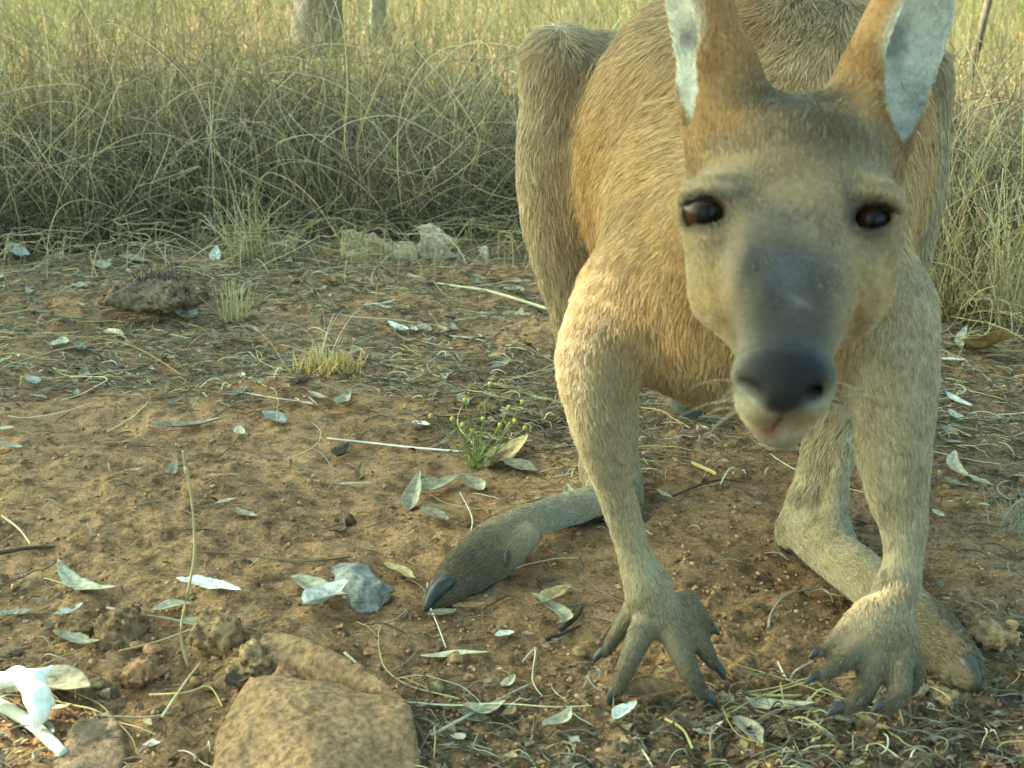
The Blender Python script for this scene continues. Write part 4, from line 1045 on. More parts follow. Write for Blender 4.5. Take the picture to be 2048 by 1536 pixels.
# ---------------------------------------------------------------- fallen leaves
LEAFCOL = {'grey': (0.31, 0.275, 0.185), 'pale': (0.50, 0.445, 0.30), 'white': (0.68, 0.66, 0.55), 'tan': (0.46, 0.34, 0.17), 'brown': (0.26, 0.17, 0.09), 'dark': (0.12, 0.085, 0.06), 'blue': (0.29, 0.30, 0.26)}
def leaf_obj(name, x, y, length, ang, width, label, col, curl=0.4, fold=0.3, lift=0.004, tilt=0.0, ragged=0.0, bend=0.3, seed=0, group=None, cat='leaf', twist=0.0, parent=None, shape=1.0):
    """x, y: pixel of the middle; length in photograph pixels; ang: screen angle on the ground, degrees"""
    r = np.random.default_rng(seed + 500)
    c = GP(x, y); dep = (H - c[2]) / (SP + (y - 768) / FPX * CP)
    a0 = math.radians(ang); e1 = GP(x + math.cos(a0) * length / 2, y - math.sin(a0) * length / 2); e0 = GP(x - math.cos(a0) * length / 2, y + math.sin(a0) * length / 2)
    e0 = e0[:2]; e1 = e1[:2]
    v2 = e1 - e0; L = min(np.linalg.norm(v2), length * PX(dep) * (1.0 if tilt else 1.5)); L = max(L, 0.006); t = nrm(np.array((v2[0], v2[1], 0))); s = np.array((-t[1], t[0], 0)); up = np.array((0, 0, 1.0))
    n, m = 18, 6
    W = L * width
    V = []
    rag = {sg: np.maximum(0, vnoise(np.stack([np.linspace(0, 9, n + 1), np.full(n + 1, float(seed)), np.full(n + 1, sg * 3.3)], 1), 4)) for sg in (-1.0, 0.0, 1.0)}
    for i in range(n + 1):
        u = i / n
        w = W * (math.sin(math.pi * u ** (0.8 * shape)) ** 0.8) * 0.5 + W * 0.01
        cen = t * (u - 0.5) * L + s * (bend * L * 0.25 * math.sin(math.pi * u))
        zc = curl * L * 0.25 * ((2 * u - 1) ** 2) + lift + tilt * L * (u - 0.5)
        for j in range(-m, m + 1):
            q = j / m
            ww = w * (1 - ragged * rag[float(np.sign(q))][i] * abs(q)) * q
            tw = twist * (u - 0.5)
            V.append(cen + s * ww * math.cos(tw) + up * (zc + fold * abs(ww) + ww * math.sin(tw)))
    V = np.array(V)
    V[:, 2] += 0.035 * L * fbm(np.stack([V[:, 0], V[:, 1], V[:, 0] * 0 + seed], 1) * (2.6 / L), seed, 3)
    V[:, :2] += 0.02 * L * np.stack([vnoise(np.stack([V[:, 0], V[:, 1], V[:, 0] * 0 + seed], 1) * (5 / L), k_) for k_ in (5, 6)], 1)
    g = ground_z(c[0] + V[:, 0], c[1] + V[:, 1])
    V[:, 2] += (g.max() * 0.35 + g.mean() * 0.65) - (V[:, 2].min() if tilt else 0) + 0.001
    V[:, 2] = np.maximum(V[:, 2], g + 0.0012)
    V[:, 0] += c[0]; V[:, 1] += c[1]
    k = 2 * m + 1
    Fq = [(i * k + j, (i + 1) * k + j, (i + 1) * k + j + 1, i * k + j + 1) for i in range(n) for j in range(k - 1)]
    th = 0.0007
    C = np.array(LEAFCOL[col]) * r.uniform(0.75, 1.15) * (1 + 0.16 * fbm(V * 60, seed, 3))[:, None]
    mid = (np.arange(len(V)) % k) == m; C[mid] *= 0.82
    edge = np.abs((np.arange(len(V)) % k) - m) == m; C[edge] *= 0.8
    nV = len(V); V2 = np.concatenate([V, V - up * th]); F2 = Fq + [tuple(i + nV for i in f[::-1]) for f in Fq]
    ring = [j for j in range(k)] + [i * k + k - 1 for i in range(1, n + 1)] + [n * k + j for j in range(k - 2, -1, -1)] + [i * k for i in range(n - 1, 0, -1)]
    F2 += [(ring[i], ring[(i + 1) % len(ring)], ring[(i + 1) % len(ring)] + nV, ring[i] + nV) for i in range(len(ring))]
    o = mesh_obj(name, V2, F2, M_LEAF, parent, True, np.clip(np.concatenate([C, C * 0.85]), 0.02, 0.85))
    return tag(o, label, cat, group)
HERO = [  # x, y, length, angle, width, colour, curl, fold, label, extras
 (182, 1172, 135, -22, .22, 'pale', .5, .3, 'slender pale sickle-shaped leaf alone on the sandy soil', dict(bend=-.5, shape=1.1)),
 (418, 1188, 130, -4, .24, 'white', .3, .5, 'ragged white leaf strip behind the upright dry stem', dict(ragged=.8, bend=.4)),
 (345, 1225, 80, 20, .50, 'pale', .2, .3, 'broad cream leaf against the upright dry stem', {}),
 (120, 1395, 135, -18, .50, 'grey', .2, .25, 'broad grey leaf with clear midrib beside the bleached bone', dict(lift=.012)),
 (85, 1475, 60, -75, .40, 'pale', .3, .2, 'crumpled yellowish leaf lying below the bleached bone', dict(lift=.004)),
 (155, 1300, 95, -8, .30, 'grey', .6, .5, 'torn curled grey leaf in front of the dark crumbly clod', dict(ragged=.5)),
 (140, 1256, 65, 20, .40, 'white', .9, .6, 'white torn leaf scrap on top of the low brown clod', dict(ragged=1.0, lift=.016)),
 (640, 1200, 130, -30, .30, 'pale', .3, .4, 'speckled cream leaf sloping down to the white curled leaf', dict(lift=.008, bend=.2)),
 (655, 1232, 95, 10, .42, 'white', .8, .9, 'bright white curled leaf next to the grey bark sheet', dict(lift=.008)),
 (742, 1210, 80, 12, .55, 'tan', .2, .3, 'dull tan leaf leaning on the grey bark sheet', dict(lift=.006)),
 (35, 1236, 75, 12, .35, 'grey', .3, .3, 'greyish leaf with a smaller one behind, near the sandy patch', {}),
 (18, 1240, 40, 10, .5, 'pale', .3, .3, 'short pale leaf overlapping a greyish leaf', {}),
 (830, 1012, 95, 50, .38, 'pale', 1.0, .7, 'upright curled cream leaf standing on its edge beyond the hind toe', dict(lift=.004, tilt=.55)),
 (880, 985, 85, 20, .50, 'grey', .4, .4, 'grey crinkled leaf behind the upright curled leaf', dict(ragged=.5)),
 (945, 980, 60, -30, .5, 'grey', .5, .4, 'small crinkled grey leaf nearer the forearm', dict(ragged=.6)),
 (1015, 925, 130, 22, .42, 'tan', .5, .35, 'big tan curled leaf under the flowering weed', dict(lift=.010, tilt=.25)),
 (1040, 945, 70, -15, .45, 'grey', .3, .3, 'flat grey leaf in the shadow of the big tan leaf', {}),
 (385, 868, 170, 10, .16, 'grey', .5, .5, 'long narrow grey leaf arched over the soil', dict(bend=.4, lift=.004)),
 (548, 845, 60, -20, .40, 'blue', .3, .3, 'bluish grey leaf lying flat past the arched leaf', {}),
 (708, 978, 78, 0, .14, 'pale', .1, .2, 'thin straight cream leaf sliver on open soil', {}),
 (722, 955, 45, 60, .45, 'brown', .9, .6, 'crisp brown curled leaf beside a cream sliver', dict(tilt=.5)),
 (842, 858, 40, -20, .5, 'white', .6, .6, 'small white leaf scrap near the long white straw', {}),
 (372, 645, 55, -25, .50, 'white', .7, .6, 'bright white curled leaf near the slender stubble', {}),
 (500, 650, 45, -60, .5, 'pale', .4, .4, 'cream leaf standing beside the slender stubble', dict(tilt=.6)),
 (760, 620, 65, 10, .22, 'white', .4, .5, 'slim white leaf pointing at the long pale stalk', {}),
 (800, 668, 50, -15, .3, 'white', .6, .6, 'white curled leaf sliver on shaded litter', {}),
 (935, 682, 75, 0, .16, 'pale', .1, .2, 'straight pale leaf strip by the low sand hump', {}),
 (848, 668, 40, -20, .45, 'grey', .4, .4, 'small grey leaf beside a white sliver', {}),
 (115, 480, 110, -45, .30, 'grey', .4, .4, 'long grey leaf leaning up into the dry grass', dict(tilt=.5)),
 (35, 525, 90, -30, .22, 'white', .5, .5, 'pale arched leaf at the foot of the grass', dict(lift=.01)),
 (122, 518, 30, 60, .6, 'white', .5, .5, 'tiny bright white leaf scrap beneath a leaning grey leaf', dict(tilt=.4)),
 (285, 485, 75, -5, .30, 'brown', .9, .6, 'dark brown curled leaf with pale tips under the grass', dict(lift=.01)),
 (310, 505, 80, 0, .16, 'grey', .2, .3, 'flat grey leaf strip in front of a dark curled leaf', {}),
 (434, 523, 40, 70, .6, 'white', .6, .5, 'white cupped leaf beside a fanned straw tussock', dict(tilt=.6)),
 (268, 528, 70, -15, .4, 'grey', .4, .5, 'dusty grey leaf lying above the burnt mound', {}),
 (200, 548, 55, -40, .45, 'grey', .5, .5, 'crumpled grey leaf beside the mound with burnt stubs', {}),
 (590, 495, 55, 70, .35, 'grey', .5, .5, 'grey leaf upright in stubble before the thicket', dict(tilt=.7)),
 (660, 490, 60, 0, .35, 'blue', .3, .3, 'bluish leaf beside the tan blocky stone', {}),
 (795, 490, 75, 10, .35, 'tan', .4, .5, 'curled tan bark strip between two pale stones', dict(cat='bark', lift=.012)),
 (810, 430, 60, 75, .30, 'brown', .6, .5, 'brown leaf caught upright in the thicket', dict(tilt=.9, lift=.03)),
 (1005, 742, 45, 30, .35, 'grey', .4, .4, 'grey leaf on litter by the weed stems', {}),
 (65, 770, 45, -45, .4, 'blue', .3, .3, 'blue grey leaf at the edge of the litter', {}),
 (20, 900, 50, -5, .35, 'grey', .3, .3, 'grey green leaf lying on smooth sand', {}),
 (12, 865, 35, 0, .6, 'pale', .3, .3, 'rounded pale leaf on smooth sand', {}),
 (350, 945, 45, 60, .5, 'grey', .6, .5, 'small cupped grey leaf near the tall seed stalk', dict(tilt=.4)),
 (265, 952, 40, 0, .45, 'tan', .5, .5, 'little tan curled leaf on sand', {}),
 (452, 1012, 45, 15, .35, 'pale', .4, .4, 'crumpled pale leaf scrap amid fine litter', dict(ragged=.7)),
 (870, 1042, 60, -25, .4, 'grey', .3, .3, 'grey leaf lying below the upright curled leaf', {}),
 (1110, 1215, 75, 22, .4, 'tan', .5, .5, 'tan leaf curving over the dark twigs', dict(lift=.008)),
 (1085, 1250, 90, -60, .24, 'pale', .9, .6, 'cream crescent leaf curled around a dark hollow', dict(bend=1.4)),
 (1010, 1278, 40, 15, .55, 'white', .4, .4, 'small white leaf near the planted paw', {}),
 (910, 1322, 140, 0, .14, 'pale', .3, .4, 'long cream leaf strip with curled tip before the hind foot', {}),
 (885, 1240, 60, 10, .4, 'grey', .4, .4, 'dull grey leaf below the hind claw', {}),
 (800, 1160, 70, -30, .3, 'tan', .3, .3, 'tan leaf between bark sheet and hind claw', dict(lift=.006)),
 (940, 1225, 70, 5, .3, 'brown', .3, .4, 'brown leaf pressed under the hind toe', {}),
 (1310, 1412, 130, 8, .40, 'brown', .4, .5, 'broad brown leaf folded under the planted paw', dict(lift=.008)),
 (1250, 1440, 60, 40, .4, 'white', .7, .6, 'white crumpled leaf just before the planted paw', dict(ragged=.5)),
 (1570, 1422, 120, -4, .22, 'pale', .2, .3, 'long pale leaf lying between the two forepaws', dict(bend=-.2)),
 (915, 1485, 60, -55, .45, 'pale', .4, .4, 'cream leaf beside the straw next to the flat-topped stone', dict(tilt=.4)),
 (1495, 1470, 75, -45, .4, 'grey', .3, .4, 'mottled grey leaf in the straw before the lifted paw', {}),
 (1505, 1014, 40, -5, .3, 'grey', .2, .3, 'small grey leaf between the hind legs', {}),
 (1930, 945, 100, -50, .17, 'pale', .3, .4, 'cream curved leaf, upper of a touching pair on bare soil', dict(bend=-.6)),
 (1955, 968, 70, -20, .24, 'pale', .2, .3, 'cream straight leaf, lower of a touching pair on bare soil', {}),
 (1915, 815, 65, -35, .24, 'white', .5, .5, 'white curled leaf on open soil beyond the forearm', {}),
 (1966, 716, 175, -42, .50, 'tan', .5, .4, 'large tan leaf propped against the drooping grass', dict(tilt=.40, lift=.01)),
 (1925, 690, 60, 60, .35, 'pale', .4, .4, 'pale leaf beside the large tan leaf', dict(tilt=.5)),
 (1905, 730, 50, 10, .3, 'white', .4, .4, 'white leaf strip under the large tan leaf', {}),
 (1905, 530, 55, 80, .5, 'pale', .4, .4, 'pale leaf caught in the drooping dry grass', dict(tilt=.9, lift=.02)),
 (1875, 1035, 30, -40, .4, 'pale', .3, .3, 'tiny pale leaf past the forearm', {}),
 (1470, 945 - 120, 30, 20, .6, 'white', .4, .4, 'small white leaf close to the weathered post', {}),
 (1372, 832, 24, 20, .6, 'white', .4, .4, 'tiny white leaf at the foot of the weathered post', {}),
]
for i, (x, y, ln, an, wd, co, cu, fo, lb, ex) in enumerate(HERO):
    leaf_obj('bark_strip' if ex.get('cat') == 'bark' else 'fallen_leaf', x, y, ln, an, wd, lb, co, cu, fo, seed=i, **ex)
rr = random.Random(5)
KIND = {'grey': 'small dull grey dry leaf among the litter', 'pale': 'small cream dry leaf among the litter', 'brown': 'small brown dry leaf among the litter', 'dark': 'small blackened dry leaf among the litter'}
cnt = 0
while cnt < 250:
    x = rr.uniform(0, 2048); y = 520 + 970 * rr.random() ** 1.3
    c = G(x, y)
    if rr.random() > litter_density(np.array([c[0]]), np.array([c[1]]))[0]: continue
    dep = (H) / (SP + (y - 768) / FPX * CP)
    co = rr.choice(('grey', 'grey', 'grey', 'pale', 'pale', 'brown', 'dark', 'brown'))
    leaf_obj('fallen_leaf', x, y, rr.uniform(0.014, 0.045) / PX(dep), rr.uniform(-60, 60), rr.uniform(.22, .5), KIND[co], co, rr.uniform(.1, .8), rr.uniform(.2, .7), seed=200 + cnt, group=KIND[co].replace('small ', '').replace(' dry leaf among the litter', ' litter leaves'), ragged=rr.choice((0, 0, .6)), bend=rr.uniform(-.6, .6), lift=rr.uniform(.001, .006))
    cnt += 1

# ---------------------------------------------------------------- grey sheet of bark, bleached bone, pale stick
def sheet_obj(name, pts, label, col, cat, thick=0.0025, seed=0, noise=0.006, mat=None):
    """pts: grid rows of (x, y, height) pixels -> subdivided crumpled sheet with thickness"""
    A = np.array([[G(*q) for q in row] for row in pts]); nr, nc, _ = A.shape
    U = np.linspace(0, nr - 1, (nr - 1) * 10 + 1); Wv = np.linspace(0, nc - 1, (nc - 1) * 10 + 1)
    def interp(a, t, axis):
        i = np.clip(np.floor(t).astype(int), 0, a.shape[axis] - 2); f = t - i
        s = [1, 1, 1]; s[axis] = len(t)
        return np.take(a, i, axis) * (1 - f.reshape(s)) + np.take(a, i + 1, axis) * f.reshape(s)
    B = interp(interp(A, U, 0), Wv, 1)
    for _ in range(6):
        B[1:-1, 1:-1] = (B[:-2, 1:-1] + B[2:, 1:-1] + B[1:-1, :-2] + B[1:-1, 2:]) / 4
    h, w, _ = B.shape; V = B.reshape(-1, 3)
    jag = np.stack([vnoise(V * 120, seed + k) for k in range(3)], 1) * 0.0025
    V = V + jag; V[:, 2] += noise * fbm(V * 38, seed, 4)
    g = ground_z(V[:, 0], V[:, 1]); V[:, 2] = np.maximum(V[:, 2], g + 0.002)
    i = np.arange(h * w).reshape(h, w)
    Fq = np.stack([i[:-1, :-1].ravel(), i[1:, :-1].ravel(), i[1:, 1:].ravel(), i[:-1, 1:].ravel()], 1)
    n0 = len(V); V2 = np.concatenate([V, V - np.array((0, 0, thick))])
    ring = list(i[0, :]) + list(i[1:, -1]) + list(i[-1, -2::-1]) + list(i[-2:0:-1, 0])
    F2 = np.concatenate([Fq, Fq[:, ::-1] + n0, np.array([(ring[k], ring[(k + 1) % len(ring)], ring[(k + 1) % len(ring)] + n0, ring[k] + n0) for k in range(len(ring))])])
    C = np.array(col) * (1 + 0.35 * fbm(V * 45, seed + 3, 4))[:, None]
    return tag(mesh_obj(name, V2, F2, mat or M_LEAF, None, True, np.clip(np.concatenate([C, C]), 0.02, 0.9)), label, cat)
sheet_obj('bark_sheet', [[(664, 1132, .030), (700, 1122, .034), (735, 1125, .030), (742, 1150, .02)], [(668, 1165, .022), (705, 1160, .036), (760, 1165, .030), (790, 1180, .012)], [(690, 1205, .008), (715, 1215, .012), (745, 1222, .010), (775, 1210, .006)]],
          'crumpled blue grey sheet of old bark standing up beside the hind claw', (0.23, 0.23, 0.20), 'bark', seed=4)
M_BONE = mat_attr('bleached_bone', 0.55, 0.35, noise=0.10, scale=90, bump=0.15)
def build_bone():
    F = Field(np.arange(-0.58, -0.36, 0.0016), np.arange(1.00, 1.32, 0.0016), np.arange(-0.03, 0.09, 0.0016))
    q = [(-40, 1392, .022, 14), (0, 1360, .034, 15), (36, 1352, .040, 17), (64, 1364, .040, 22), (74, 1394, .034, 24), (80, 1424, .024, 17), (72, 1448, .014, 10)]
    w = [(G(x, y, z), r * PX(1.3)) for x, y, z, r in q]
    for (a, ra), (b, rb) in zip(w[:-1], w[1:]): F.cone(a, ra, b, rb, 0.006)
    for q in ([(66, 1360, .040, 14), (90, 1345, .044, 8), (104, 1334, .046, 4)], [(84, 1390, .034, 13), (104, 1402, .028, 6)], [(86, 1412, .028, 11), (108, 1408, .022, 4)]):
        w = [(G(x, y, z), r * PX(1.3)) for x, y, z, r in q]
        for (a, ra), (b, rb) in zip(w[:-1], w[1:]): F.cone(a, ra, b, rb, 0.004)
    X, Y, Z = np.meshgrid(*F.ax, indexing='ij')
    F.f += (0.0012 * fbm(np.stack([X.ravel(), Y.ravel(), Z.ravel()], 1) * 90, 4, 3)).reshape(F.f.shape).astype(np.float32) * (np.abs(F.f) < 0.02)
    V, Q = F.mesh()
    C = np.array((0.76, 0.74, 0.64)) * (1 + 0.08 * fbm(V * 60, 2, 3))[:, None]
    tag(mesh_obj('bone', V, Q, M_BONE, None, True, np.clip(C, 0, 0.9)), 'bleached white curved bone fragment with a jagged end', 'bone')
build_bone()
def stick_obj(name, pix, r0, r1, label, col, cat='stick', group=None, up=0.004, nseg=24, rough=0.12, seed=0, mat=None, parent=None):
    """pix: (x, y, height above the soil) control points"""
    c = []
    for x, y, z in pix:
        p = GP(x, y) if z <= 0.012 else G(x, y, z)
        if z <= 0.012: p[2] += max(z, up)
        c.append(p)
    c = np.array(c); t = np.linspace(0, len(c) - 1, nseg)
    i = np.clip(t.astype(int), 0, len(c) - 2); f = (t - i)[:, None]
    im = np.clip(i - 1, 0, len(c) - 1); ip = np.clip(i + 2, 0, len(c) - 1)
    p0, p1, p2, p3 = c[im], c[i], c[i + 1], c[ip]
    path = 0.5 * (2 * p1 + (p2 - p0) * f + (2 * p0 - 5 * p1 + 4 * p2 - p3) * f ** 2 + (3 * p1 - p0 - 3 * p2 + p3) * f ** 3)
    if min(z for _, _, z in pix) <= 0.012 and max(z for _, _, z in pix) <= 0.012:
        path[:, 2] = np.maximum(path[:, 2], ground_z(path[:, 0], path[:, 1]) + min(r0, 0.004))
    V, Fc = tube(path, np.linspace(r0, r1, nseg), 8, rough, seed)
    C = np.array(col) * (1 + 0.18 * fbm(V * np.array((50, 50, 50)), seed, 3))[:, None]
    o = mesh_obj(name, V, Fc, mat or M_STRAW, parent, True, np.clip(C, 0.02, 0.85))
    return tag(o, label, cat, group) if parent is None else o
STK = [
 ([(-20, 1420, .012), (60, 1462, .010), (130, 1525, .008)], .0068, .0055, 'thick smooth cream stick lying below the bleached bone fragment', (0.58, 0.54, 0.40)),
 ([(655, 884, .006), (740, 893, .006), (830, 903, .006), (925, 911, .006)], .0012, .0017, 'straight shiny white straw lying towards the flowering weed', (0.78, 0.74, 0.66)),
 ([(815, 552, .006), (880, 574, .008), (980, 592, .01), (1100, 627, .008)], .0018, .0036, 'long pale golden stalk lying in front of the kangaroo shank', (0.66, 0.56, 0.33)),
 ([(1385, 932, .004), (1420, 947, .004), (1432, 954, .004)], .0030, .0028, 'short yellow straw stub between the kangaroo legs', (0.58, 0.45, 0.18)),
 ([(1468, 935, .02), (1455, 955, .01), (1440, 975, .004)], .0018, .0012, 'tiny bent cream twig tip beside the yellow stub', (0.62, 0.52, 0.36)),
 ([(1345, 998, .004), (1400, 975, .004), (1440, 965, .004), (1480, 968, .004)], .0018, .0010, 'thin dark twig under the belly', (0.09, 0.075, 0.06)),
 ([(1537, 1262, .004), (1543, 1235, .006), (1565, 1208, .008), (1605, 1190, .006), (1660, 1182, .004)], .0019, .0010, 'curved grey twig hooking round between the forepaws', (0.30, 0.27, 0.21)),
 ([(1505, 1215, .004), (1525, 1228, .004), (1548, 1222, .004)], .0030, .0022, 'short fat dark twig by the curved grey twig', (0.11, 0.08, 0.055)),
 ([(1205, 1285, .004), (1225, 1262, .006), (1250, 1300, .006)], .0012, .0009, 'bent dark stem beside the outer claw', (0.16, 0.12, 0.07)),
 ([(1555, 1330, .004), (1575, 1366, .004), (1590, 1352, .006), (1625, 1332, .006)], .0011, .0009, 'forked white stem beside the lifted paw', (0.62, 0.58, 0.46)),
 ([(1470, 1398, .004), (1560, 1400, .005), (1640, 1398, .004)], .0014, .0010, 'golden straw running behind the long pale leaf', (0.55, 0.44, 0.18)),
 ([(1450, 1440, .004), (1520, 1402, .005), (1610, 1372, .004)], .0012, .0010, 'golden straw crossing towards the lifted paw', (0.55, 0.44, 0.18)),
 ([(862, 1478, .004), (960, 1430, .006), (1060, 1375, .004)], .0016, .0012, 'pale forked twig slanting up from the flat-topped stone', (0.42, 0.38, 0.28)),
 ([(1330, 1445, .004), (1365, 1470, .006), (1385, 1505, .004)], .0015, .0013, 'golden straw arc in front of the planted paw', (0.58, 0.46, 0.20)),
 ([(1430, 1448, .004), (1470, 1425, .006), (1540, 1440, .006), (1570, 1445, .004)], .0012, .0010, 'olive curved stem before the planted paw', (0.27, 0.25, 0.13)),
 ([(1045, 1330, .004), (1070, 1310, .006), (1065, 1370, .006), (1085, 1400, .004)], .0009, .0007, 'thin looping pale stem near the planted paw', (0.55, 0.5, 0.36)),
 ([(855, 1175, .006), (858, 1225, .012), (875, 1265, .010), (892, 1302, .004)], .0008, .0007, 'thin whitish stalk bending past the hind claw', (0.66, 0.62, 0.5)),
 ([(1120, 1270, .006), (1150, 1250, .008), (1165, 1225, .006)], .0030, .0016, 'charred black twig in the hollow by the paw', (0.045, 0.04, 0.035)),
 ([(1090, 1285, .004), (1130, 1275, .006), (1160, 1262, .006)], .0022, .0014, 'second black twig crossing the hollow', (0.06, 0.05, 0.04)),
 ([(930, 1090, .02), (945, 1040, .03), (920, 985, .05)], .0010, .0007, 'thin white stalk leaning behind the hind toes', (0.62, 0.56, 0.42)),
 ([(690, 1316, .006), (750, 1372, .006), (795, 1420, .006)], .0016, .0012, 'straight cream stem past the low end of the ridge stone', (0.60, 0.52, 0.32)),
 ([(325, 1445, .006), (370, 1390, .012), (402, 1344, .010)], .0014, .0012, 'straight yellow stem leaning over soil between clods and flat-topped stone', (0.56, 0.47, 0.24)),
 ([(300, 1400, .006), (370, 1385, .015), (420, 1395, .012), (445, 1420, .004)], .0010, .0009, 'arching golden stem near the flat-topped stone', (0.58, 0.46, 0.2)),
 ([(190, 1438, .004), (290, 1442, .004), (345, 1432, .004)], .0012, .0010, 'long thin dull stem lying over the dark stone', (0.38, 0.33, 0.2)),
 ([(215, 1225, .006), (280, 1245, .010), (360, 1262, .012), (410, 1272, .006)], .0016, .0012, 'grey twig running behind the upright dry stem', (0.33, 0.29, 0.21)),
 ([(240, 1312, .006), (330, 1292, .008), (450, 1240, .006)], .0011, .0009, 'golden stem reaching across the clods', (0.5, 0.4, 0.19)),
 ([(390, 1112, .006), (480, 1120, .008), (600, 1132, .006), (700, 1120, .004)], .0014, .0010, 'long dark stalk lying across sandy soil', (0.16, 0.12, 0.075)),
 ([(0, 1115, .006), (60, 1105, .006), (110, 1100, .004)], .0028, .0018, 'dark burnt stick lying on soil', (0.07, 0.055, 0.04)),
 ([(5, 1040, .006), (40, 1070, .008), (62, 1098, .006)], .0014, .0012, 'short arched straw above the burnt stick', (0.55, 0.46, 0.26)),
 ([(1940, 880, .006), (1900, 857, .006), (2060, 892, .006)], .0016, .0012, 'long straw stretching away over bare soil', (0.50, 0.42, 0.22)),
 ([(2045, 1246, .006), (2010, 1250, .008), (1980, 1262, .004)], .0022, .0016, 'brown twig up the slope from the hind toe', (0.2, 0.15, 0.09)),
 ([(2000, 1060, .006), (2025, 1025, .010), (2060, 1000, .006)], .0012, .0009, 'grey branching stem on bare slope', (0.38, 0.36, 0.28)),
 ([(860, 800, .006), (905, 770, .01), (960, 772, .006)], .0012, .0008, 'thin dark twig near the sand hump', (0.12, 0.1, 0.07)),
 ([(430, 840, .006), (490, 815, .012), (560, 808, .006)], .0014, .0009, 'arched brown stem past the long grey leaf', (0.22, 0.17, 0.1)),
 ([(490, 790, .004), (560, 802, .004), (625, 805, .02)], .0010, .0007, 'pale thin stem near the golden stubble', (0.6, 0.55, 0.4)),
 ([(0, 690, .01), (140, 672, .02), (260, 690, .015), (370, 760, .006)], .0014, .0010, 'very long brown stalk sweeping across grey litter', (0.35, 0.24, 0.12)),
 ([(0, 740, .004), (120, 712, .012), (230, 690, .006)], .0012, .0009, 'long straw near the sweeping stalk', (0.52, 0.44, 0.24)),
]
for i, (px_, r0, r1, lb, co) in enumerate(STK):
    stick_obj('straw' if 'straw' in lb or 'stalk' in lb or 'stem' in lb else 'twig' if 'twig' in lb else 'stick', px_, r0, r1, lb, co, 'straw' if 'straw' in lb or 'stalk' in lb or 'stem' in lb else 'twig', seed=i)
# upright dry stem with a bent top, rooted among the clods
sr = empty('dry_stem', tuple(GP(375, 1345))); tag(sr, 'upright thin dry grass stem rising from the clods with a faded tip', 'stem')
stick_obj('stalk', [(378, 1345, .0), (362, 1270, .05), (372, 1200, .10), (388, 1120, .15), (388, 1050, .19), (380, 970, .24), (372, 935, .262)], .0016, .0012, '', (0.50, 0.42, 0.24), parent=sr, seed=3)
stick_obj('seed_head', [(374, 945, .255), (370, 925, .267), (366, 902, .28)], .0024, .0008, '', (0.48, 0.42, 0.28), parent=sr, seed=4, nseg=10)

# ---------------------------------------------------------------- stubble, tussocks, burnt stubs
def tuft(name, x, y, n, wpx, L0, L1, label, cols, rad, lean=0.35, curl=0.4, seed=0, cat='tuft', group=None, bend=0.0):
    r = np.random.default_rng(seed + 900); c = GP(x, y); dep = c[1]
    root = empty(name, tuple(c)); tag(root, label, cat, group)
    b = c + np.stack([r.normal(0, wpx * PX(dep) * 0.4, n), r.normal(0, wpx * PX(dep) * 0.3, n), np.zeros(n)], 1); b[:, 2] = ground_z(b[:, 0], b[:, 1]) - 0.002
    pts = strands(b, 7, r.uniform(L0, L1, n), lean, curl, r)
    if bend: pts[:, :, 0] += bend * ((pts[:, :, 2] - c[2]) ** 1.5)
    ra = r.uniform(rad * 0.6, rad * 1.3, n)[:, None] * np.linspace(1, 0.5, 7)[None]
    parts = [tube(p, q, 5) for p, q in zip(pts, ra)]
    V, Fc = merge(parts); C = np.repeat(pick(r, n, cols), 35, 0)
    tag(mesh_obj('blades', V, Fc, M_STRAW, root, True, C), kind='stuff')
    return root
tuft('stubble_tuft', 655, 745, 190, 80, 0.022, 0.048, 'thick golden stubble clump with cropped stalks on open soil', [(3, (0.60, 0.43, 0.15)), (1, (0.66, 0.56, 0.3))], 0.0011, 0.5, 0.3, 1)
tuft('stubble_tuft', 648, 735, 22, 60, 0.05, 0.13, 'wispy whitish dead stems sprouting behind the golden stubble clump', [(3, (0.62, 0.57, 0.42))], 0.0007, 0.5, 1.0, 2)
tuft('stubble_tuft', 465, 645, 70, 34, 0.04, 0.10, 'slender fan of straw stubble beside a cream leaf', [(3, (0.56, 0.45, 0.2)), (1, PALE_STRAW)], 0.0009, 0.3, 0.3, 3)
tuft('tussock', 508, 522, 90, 60, 0.08, 0.22, 'straw-coloured tussock fanning out at the edge of the thicket', [(3, STRAW), (2, PALE_STRAW), (1, OLIVE)], 0.0010, 0.75, 0.9, 4)
tuft('tussock', 35, 485, 80, 60, 0.08, 0.20, 'yellowish grass tussock next to a pale arched leaf', [(3, STRAW), (1, OLIVE)], 0.0011, 0.6, 0.7, 5)
tuft('burnt_stubs', 318, 572, 130, 60, 0.015, 0.045, 'blackened grass stubs on top of the dark earth mound', [(3, (0.07, 0.065, 0.06)), (1, (0.17, 0.16, 0.14))], 0.0013, 0.5, 0.3, 6)
tuft('tussock', 1915, 640, 260, 120, 0.20, 0.45, 'brown drooping grass tussock collapsed beside the large tan leaf', [(3, (0.33, 0.24, 0.12)), (2, STRAW), (1, DARKB)], 0.0010, 0.8, 2.0, 7)
tuft('tussock', 2030, 655, 120, 80, 0.12, 0.34, 'straw-coloured upright tussock behind the large tan leaf', [(3, STRAW), (2, PALE_STRAW)], 0.0011, 0.35, 0.7, 8)
tuft('stubble_tuft', 2030, 1060, 40, 60, 0.03, 0.08, 'low grey wiry tuft on the bare slope', [(3, (0.33, 0.33, 0.24))], 0.0006, 0.9, 1.0, 9)
tuft('stubble_tuft', 590, 520, 40, 50, 0.03, 0.10, 'short grey stubble around an upright leaf', [(3, GREYB), (2, STRAW)], 0.0009, 0.7, 0.5, 10)
